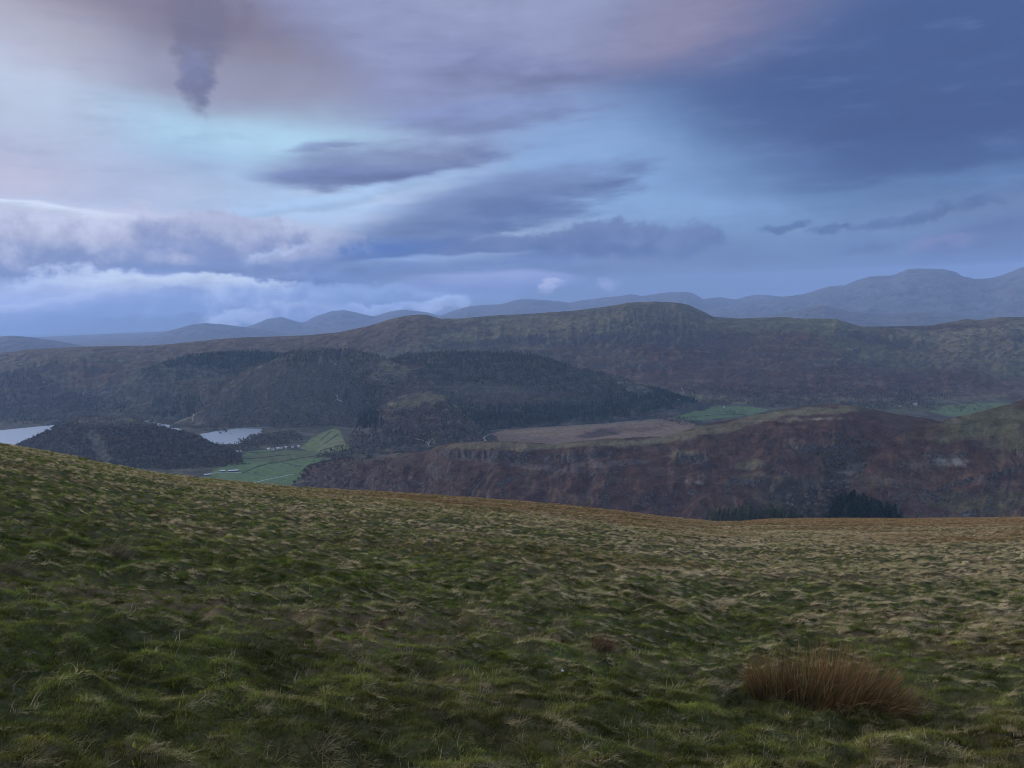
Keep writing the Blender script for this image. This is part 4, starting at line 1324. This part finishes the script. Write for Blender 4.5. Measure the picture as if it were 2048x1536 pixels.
house('white_house', 'lone white house among dark trees at the foot of the long ridge', 1830, 811, 17, 9, 8, 4, 0.2, M_render, M_slate)
house('white_house', 'small white cottage just left of the lone white house', 1801, 813, 9, 6, 4, 2.5, 0.3, M_render, M_slate, windows=2)
house('white_house', 'tiny white farmhouse in trees above the green field', 1448, 815, 10, 7, 5, 3, -0.3, M_render, M_slate, windows=2)
house('barn', 'long pale-roofed farm shed in the meadow by the near hillside', 467, 943, 34, 9, 4, 2, 0.12, M_wallstone, M_pale_roof, 'barn', windows=0, chimney=False)
house('barn', 'shorter pale-roofed farm shed left of the long shed', 446, 943.5, 18, 8, 3.5, 2, 0.05, M_wallstone, M_pale_roof, 'barn', windows=0, chimney=False)
house('barn', 'pale-roofed shed half hidden behind the foreground edge', 415, 951, 20, 7, 4, 2, 0.5, M_wallstone, M_pale_roof, 'barn', windows=0, chimney=False)
for i, (px, py, l_) in enumerate([(474, 905, 12), (482, 904, 9), (537, 899.5, 11), (546, 900, 10), (556, 898.5, 12), (563, 897.5, 9), (572, 896.5, 8), (585, 895.5, 10), (597, 894.5, 9)]):
    house('white_house', ['left white cottage at the wood edge by the meadow', 'right white cottage at the wood edge by the meadow', 'leftmost house of the white hamlet above the meadow', 'second house from the left in the white hamlet',
                          'largest house in the middle of the white hamlet', 'white hamlet house right of the largest one', 'small white hamlet house with trees on both sides', 'second house from the right in the white hamlet', 'rightmost house of the white hamlet'][i],
          px, py, l_, 6.5, 5, 2.6, (-0.3, 0.4, 0.1, -0.2, 0.25, 0.5, -0.1, 0.3, 0.0)[i], M_render, M_slate if i % 2 else M_pale_roof, windows=2)

# ------------------------------------------------------------------ grass of the hillside
def blades(seed, n, L0, L1, w0, rad, lean, lean_dir, curl, spread, seg=3):
    """a tuft: n tapering blades; lean = how far they lie over (0 upright .. 1 flat), towards +x by lean_dir"""
    r = np.random.default_rng(seed)
    V, Fc, S = [], [], []
    for i in range(n):
        a = r.uniform(0, 2 * math.pi)
        rr = rad * math.sqrt(r.uniform(0, 1))
        p = np.array([rr * math.cos(a), rr * math.sin(a), -0.01])
        h = r.normal(0, spread) if r.uniform() < lean_dir else r.uniform(-math.pi, math.pi)
        L_ = r.uniform(L0, L1)
        el_ = (1 - np.clip(lean + r.normal(0, .15), 0, 1.05)) * math.pi / 2 + 0.12
        c_ = curl * r.uniform(0.4, 1.5)
        w = w0 * r.uniform(0.7, 1.3)
        tw = r.uniform(-0.8, 0.8)
        sh = r.uniform(0.75, 1.3)
        o0 = len(V)
        for s in range(seg + 1):
            t = s / seg
            hd = np.array([math.cos(h), math.sin(h)])
            side = np.array([-hd[1] * math.cos(tw), hd[0] * math.cos(tw), math.sin(tw)])
            ww = w * (1 - t * 0.85) * 0.5
            V += [p - side * ww, p + side * ww]
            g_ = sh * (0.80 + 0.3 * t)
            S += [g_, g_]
            st_ = L_ / seg
            p = p + np.array([hd[0] * math.cos(el_), hd[1] * math.cos(el_), math.sin(el_)]) * st_
            p[2] = max(p[2], 0.004)
            el_ = max(el_ - c_ / seg, -0.5)
            h = h + r.normal(0, 0.12)
        for s in range(seg):
            b = o0 + 2 * s
            Fc.append((b, b + 1, b + 3, b + 2))
    me = mesh_np('tuft', V, Fc)
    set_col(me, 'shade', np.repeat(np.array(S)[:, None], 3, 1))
    return me


TUFTS = []
for i in range(4):       # 0-3 short green sward
    TUFTS.append(blades(100 + i, 30, 0.025, 0.065, 0.0030, 0.045, 0.40, 0.4, 1.0, 1.0))
for i in range(4):       # 4-7 pale bent straw
    TUFTS.append(blades(110 + i, 26, 0.035, 0.095, 0.0024, 0.035, 0.62, 0.8, 1.2, 0.55, 4))
for i in range(3):       # 8-10 moss and low herb
    TUFTS.append(blades(120 + i, 40, 0.010, 0.028, 0.0055, 0.05, 0.55, 0.0, 0.6, 3.0, 2))
for i in range(3):       # 11-13 far tussock: a swept mop
    TUFTS.append(blades(130 + i, 46, 0.06, 0.15, 0.007, 0.075, 0.58, 0.85, 1.3, 0.5, 4))
for i in range(3):       # 14-16 far green sward
    TUFTS.append(blades(140 + i, 46, 0.035, 0.085, 0.008, 0.12, 0.45, 0.5, 1.0, 1.0))
TUFTS.append(blades(150, 5, 0.07, 0.16, 0.0026, 0.02, 0.45, 0.4, 0.9, 1.0, 5))   # 17 lone long bents
TUFTS.append(blades(151, 3, 0.06, 0.13, 0.0024, 0.03, 0.60, 0.3, 1.2, 1.2, 5))  # 18

PTS = []


def band(d0, d1, dens, amax=0.74):
    area = amax * (d1 ** 2 - d0 ** 2)
    n = int(area * dens)
    d = np.sqrt(rng.uniform(d0 ** 2, d1 ** 2, n))
    a = rng.uniform(-amax, amax, n)
    keep = d < np.interp(a, fa, _f[:, 2]) + 14
    return d[keep] * np.sin(a[keep]), d[keep] * np.cos(a[keep])


def sow(X, Y, far):
    z, d, a, dc, h = fg_z(X, Y)
    n = len(X)
    e = 0.12
    nx = -(fg_z(X + e, Y)[0] - z) / e * 0.8
    ny = -(fg_z(X, Y + e)[0] - z) / e * 0.8
    px, py = project(X, Y, z)
    big = fbm(X / 5.0, Y / 3.2, 61, 4)
    mid = fbm(X / 1.3, Y / 0.8, 62, 3)
    side = sstep(100, 1900, px)
    depth = sstep(5, 40, d)
    straw = -0.10 + 0.44 * side * sstep(4, 14, d) + 0.36 * depth + 0.42 * big + 0.55 * np.clip(h, -0.6, 0.8) + 0.38 * mid + 0.45 * fbm(X / 0.42, Y / 0.3, 67, 2)
    brown = -0.12 + 1.0 * sstep(0.25, 0.8, d / dc) * sstep(300, 900, px) + 1.1 * fbm(X / 14, Y / 7, 63, 3) + 0.5 * sstep(1300, 1800, px) * sstep(0.12, 0.32, d / dc)
    moss = 0.28 + 1.0 * fbm(X / 1.6, Y / 1.1, 64, 3) - 0.3 * depth - 0.1 * side
    straw = straw - 0.05 * (1 - sstep(4, 9, d))
    u = rng.uniform(0, 1, n)
    isst = u < np.clip(straw, 0.09, 0.92)
    ismo = ~isst & (rng.uniform(0, 1, n) < np.clip(moss, 0.02, 0.6)) & (not far)
    lone = (~isst) & (rng.uniform(0, 1, n) < 0.065) & (not far)
    if far:
        idx = np.where(isst, 11 + rng.integers(0, 3, n), 14 + rng.integers(0, 3, n))
    else:
        idx = np.where(isst, 4 + rng.integers(0, 4, n), np.where(ismo, 8 + rng.integers(0, 3, n), rng.integers(0, 4, n)))
        idx = np.where(lone, 17 + rng.integers(0, 2, n), idx)
    tint = np.empty((n, 3))
    g1, g2 = np.array((0.050, 0.072, 0.016)), np.array((0.172, 0.202, 0.050))
    gm = np.clip(rng.uniform(-0.2, 0.5, (n, 1)) + 0.35 * sstep(-0.3, 0.4, fbm(X / 0.9, Y / 0.7, 65, 3))[:, None] + 0.55 * sstep(-0.35, 0.55, h)[:, None], 0, 1.2)  # yellower tops, darker green hollows: hummock shading put into the tint
    tint[:] = g1 * (1 - gm) + g2 * gm
    s1, s2 = np.array((0.28, 0.23, 0.115)), np.array((0.54, 0.435, 0.27))
    sm = np.clip(rng.uniform(0, 1, (n, 1)) * 0.6 - 0.35 * (1 - sstep(4, 10, d))[:, None] + 0.5 * sstep(-0.2, 0.6, h + big)[:, None], 0, 1)
    tint[isst] = (s1 * (1 - sm) + s2 * sm)[isst]
    tint[lone] = np.array((0.42, 0.36, 0.25))
    mm = np.array((0.135, 0.150, 0.030))
    tint[ismo] = (mm * rng.uniform(0.5, 1.3, (n, 1)))[ismo]
    bw = (np.clip(brown, 0, 0.9) * rng.uniform(0.4, 1.1, n))[:, None]
    bw = np.clip(bw, 0, 1)
    tint = tint * (1 - bw) + np.array((0.25, 0.135, 0.065)) * bw
    patch = 0.45 + 0.75 * sstep(-0.30, 0.30, fbm(X / 0.75, Y / 0.5, 68, 4, 0.6)) + 0.15 * sstep(12, 40, d)
    tint[~isst] *= patch[~isst][:, None]
    tint *= rng.uniform(0.55, 1.5, (n, 1))
    dirn = -0.42 + 0.9 * fbm(X / 3.0, Y / 3.0, 66, 3) + rng.normal(0, 0.28, n)
    # tilt with the ground: rotation matrix from heading and normal -> XYZ euler
    nz = np.ones(n)
    ln = np.sqrt(nx ** 2 + ny ** 2 + 1)
    N3 = np.stack([nx / ln, ny / ln, nz / ln], 1)
    hx = np.stack([np.cos(dirn), np.sin(dirn), np.zeros(n)], 1)
    hx = hx - N3 * (hx * N3).sum(1)[:, None]
    hx /= np.linalg.norm(hx, axis=1)[:, None]
    hy = np.cross(N3, hx)
    ey = -np.arcsin(np.clip(hx[:, 2], -1, 1))
    ex = np.arctan2(hy[:, 2], N3[:, 2])
    ez = np.arctan2(hx[:, 1], hx[:, 0])
    scl = rng.uniform(0.6, 1.2, n) * (1 + 0.25 * np.clip(h, -0.5, 1)) * (1.0 if not far else (0.75 + 0.35 * sstep(15, 60, d)))
    PTS.append((np.stack([X, Y, z], 1), np.stack([ex, ey, ez], 1), scl, idx, tint))


sow(*band(1.6, 6.5, 900), False)
sow(*band(6.5, 13, 420), False)
sow(*band(13, 24, 150), False)
sow(*band(10, 24, 45), True)
sow(*band(24, 60, 42), True)
sow(*band(60, 185, 17), True)
pos, rot, scl, idx, tint = [np.concatenate([p[i] for p in PTS]) for i in range(5)]
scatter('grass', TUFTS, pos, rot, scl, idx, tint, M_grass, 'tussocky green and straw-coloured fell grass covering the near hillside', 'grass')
print('TREES', nW, 'TUFTS', len(pos))


# --- rush clumps and single tussocks that stand out
def mat_stem(name, c1, c2):
    m, N = new_mat(name)
    va_ = N.n('ShaderNodeAttribute', attribute_name='shade')
    s_ = N.n('ShaderNodeSeparateXYZ')
    N.l(va_.outputs['Color'], s_.inputs[0])
    cc = N.mix(s_.outputs[1], tuple(c1), tuple(c2))
    cc = N.mix(1.0, cc, N.maprange(s_.outputs[0], 0, 1, 0, 1, smooth=False), 'MULTIPLY')
    d = N.n('ShaderNodeBsdfDiffuse')
    N.l(cc, d.inputs['Color'])
    finish(N, d.outputs[0])
    return m


M_rush = mat_stem('rush_stems', (0.090, 0.070, 0.032), (0.29, 0.155, 0.068))
M_rush_low = mat_stem('rush_litter', (0.05, 0.042, 0.025), (0.16, 0.12, 0.075))
M_straw_t = mat_stem('straw_tussock', (0.15, 0.12, 0.07), (0.34, 0.28, 0.19))
M_red_t = mat_stem('rusty_tussock', (0.09, 0.055, 0.035), (0.20, 0.115, 0.075))


def fg_hit(px, py):
    a, t = ray(px, py)
    d = np.linspace(2, 90, 11000)
    x, y = d * math.sin(a), d * math.cos(a)
    z = fg_z(x, y)[0]
    k_ = np.argmax(EYE + t * d < z)
    return x[k_], y[k_], z[k_]


def stems(n, rx, ry, L0, L1, w, lean, seed, splay, tiprust, seg=4, droop=0.5, offc=None):
    r = np.random.default_rng(seed)
    V, Fc, S = [], [], []
    for i in range(n):
        a = r.uniform(0, 2 * math.pi)
        q = math.sqrt(r.uniform(0, 1))
        if offc is not None:
            c0 = offc[r.integers(0, len(offc))]
            bx, by = c0[0] + c0[2] * q * math.cos(a), c0[1] + c0[3] * q * math.sin(a)
        else:
            bx, by = rx * q * math.cos(a), ry * q * math.sin(a)
        p = np.array([bx, by, -0.03])
        d = np.array([lean[0] + splay * bx / rx + r.normal(0, .16), lean[1] + splay * by / ry + r.normal(0, .16), 1.0])
        d /= np.linalg.norm(d)
        L_ = r.uniform(L0, L1) * (1 - 0.4 * min(1, (bx / rx) ** 2))
        th = r.uniform(0, math.pi)
        side = np.array([math.cos(th), math.sin(th), 0]) * w * r.uniform(.7, 1.3) * .5
        sh = r.uniform(0.35, 1.6)
        tr = np.clip(tiprust + r.normal(0, .3), 0, 1)
        dr = droop * r.uniform(0, 1) ** 3
        o0 = len(V)
        for s in range(seg + 1):
            t = s / seg
            k_ = 1 - 0.75 * t
            V += [p - side * k_, p + side * k_]
            S += [(sh * (0.85 + .25 * t), tr * (0.3 + .7 * t), 0)] * 2
            p = p + d * L_ / seg
            d = d + np.array([lean[0] * .15 + d[0] * dr, lean[1] * .15 + d[1] * dr, -dr])
            d /= np.linalg.norm(d)
        for s in range(seg):
            b = o0 + 2 * s
            Fc.append((b, b + 1, b + 3, b + 2))
    me = mesh_np('stems', V, Fc)
    set_col(me, 'shade', np.array(S))
    return me


def clump(name, label, px, py, parts, cat):
    x, y, z = fg_hit(px, py)
    e = bpy.data.objects.new(name, None)
    C.objects.link(e)
    e.location = (x, y, z)
    sx = -(fg_z(np.array([x + .5]), np.array([y]), False)[0][0] - fg_z(np.array([x - .5]), np.array([y]), False)[0][0])
    e.rotation_euler = (0, math.atan(sx) * 0.8, 0)
    tag(e, label, cat)
    for nm, me, m_ in parts:
        link(nm, me, m_, e)
    return e


big = [(-0.54, 0.12, 0.08, 0.07), (-0.36, 0.10, 0.13, 0.10), (-0.15, 0.02, 0.18, 0.18), (0.05, 0.0, 0.20, 0.24), (0.08, 0.12, 0.18, 0.18), (0.26, -0.04, 0.18, 0.2), (0.36, -0.06, 0.16, 0.16)]
clump('rush_clump', 'large rusty-brown clump of rushes standing in the grass at lower right', 1668, 1408, [
    ('stems', stems(2600, 0.62, 0.3, 0.14, 0.50, 0.0055, (0.12, 0.0), 31, 0.55, 0.55, 4, 0.5, big), M_rush),
    ('fallen_stems', stems(90, 0.8, 0.3, 0.3, 0.55, 0.004, (0.25, -0.25), 32, 0.8, 0.8, 6, 1.3, big), M_rush_low),
    ('litter', stems(700, 0.75, 0.28, 0.08, 0.2, 0.005, (0.1, -0.1), 33, 0.9, 0.3, 3, 1.2, big), M_rush_low)], 'rushes')
for nm, lab, px, py, n_, r_, L0, L1, lean, m_ in [
    ('grass_tussock', 'small rusty-pink tussock left of the big rush clump', 1205, 1292, 260, 0.10, 0.10, 0.20, (0.3, 0), M_red_t),
    ('grass_tussock', 'pale pinkish wisp of grass above the rusty tussock', 1118, 1252, 160, 0.09, 0.10, 0.2, (0.5, 0), M_straw_t),
    ('rush_clump', 'small dark brown rush tuft on the upper left slope', 310, 1026, 200, 0.2, 0.12, 0.28, (0.1, 0), M_rush),
    ('grass_tussock', 'bleached mop of long grass on the left slope', 225, 1108, 420, 0.22, 0.16, 0.34, (0.55, -0.1), M_straw_t),
    ('grass_tussock', 'pale combed tussock at the left edge', 14, 1150, 420, 0.16, 0.16, 0.34, (0.7, -0.2), M_straw_t),
    ('rush_clump', 'thin upright brown rushes right of the bleached mop', 415, 1066, 110, 0.16, 0.14, 0.3, (0.15, 0), M_rush),
    ('grass_tussock', 'straw-coloured tussock in the middle of the slope', 1085, 1215, 220, 0.13, 0.12, 0.24, (0.6, -0.1), M_straw_t),
]:
    clump(nm, lab, px, py, [('stems', stems(n_, r_, r_ * .8, L0, L1, 0.004, lean, int(px), 0.6, 0.5, 4, 0.7), m_)], 'rushes' if nm == 'rush_clump' else 'grass tussock')

# --- the white speck in the turf
x, y, z = fg_hit(1125, 1352)
t_ = (1 + 5 ** 0.5) / 2
iv = np.array([(-1, t_, 0), (1, t_, 0), (-1, -t_, 0), (1, -t_, 0), (0, -1, t_), (0, 1, t_), (0, -1, -t_), (0, 1, -t_), (t_, 0, -1), (t_, 0, 1), (-t_, 0, -1), (-t_, 0, 1)]) / 1.9
iv = iv * np.array((0.013, 0.010, 0.009)) * rng.uniform(0.85, 1.15, (12, 1))
fi = [(0, 11, 5), (0, 5, 1), (0, 1, 7), (0, 7, 10), (0, 10, 11), (1, 5, 9), (5, 11, 4), (11, 10, 2), (10, 7, 6), (7, 1, 8), (3, 9, 4), (3, 4, 2), (3, 2, 6), (3, 6, 8), (3, 8, 9), (4, 9, 5), (2, 4, 11), (6, 2, 10), (8, 6, 7), (9, 8, 1)]
o = link('pebble', mesh_np('pebble', iv, fi), M_render)
o.location = (x, y, z + 0.045)
tag(o, 'tiny white pebble on the turf left of the big rush clump', 'pebble')

# ------------------------------------------------------------------ air
me = bpy.data.meshes.new('haze')
x0, x1, y0, y1, z0, z1 = -27500, 27500, -27500, 27500, ZV - 75, 640
me.from_pydata([(x, y, z) for z in (z0, z1) for x, y in ((x0, y0), (x1, y0), (x1, y1), (x0, y1))], [], [(0, 3, 2, 1), (4, 5, 6, 7), (0, 1, 5, 4), (1, 2, 6, 5), (2, 3, 7, 6), (3, 0, 4, 7)])
m, N = new_mat('evening_haze')
pv = N.n('ShaderNodeVolumePrincipled')
pv.inputs['Color'].default_value = (0.41, 0.59, 0.94, 1)
pv.inputs['Density'].default_value = 3.2e-5
out = N.n('ShaderNodeOutputMaterial')
N.l(pv.outputs[0], out.inputs['Volume'])
tag(link('haze', me, m), 'thin blue evening haze filling the air between the fells', 'haze', kind='stuff')
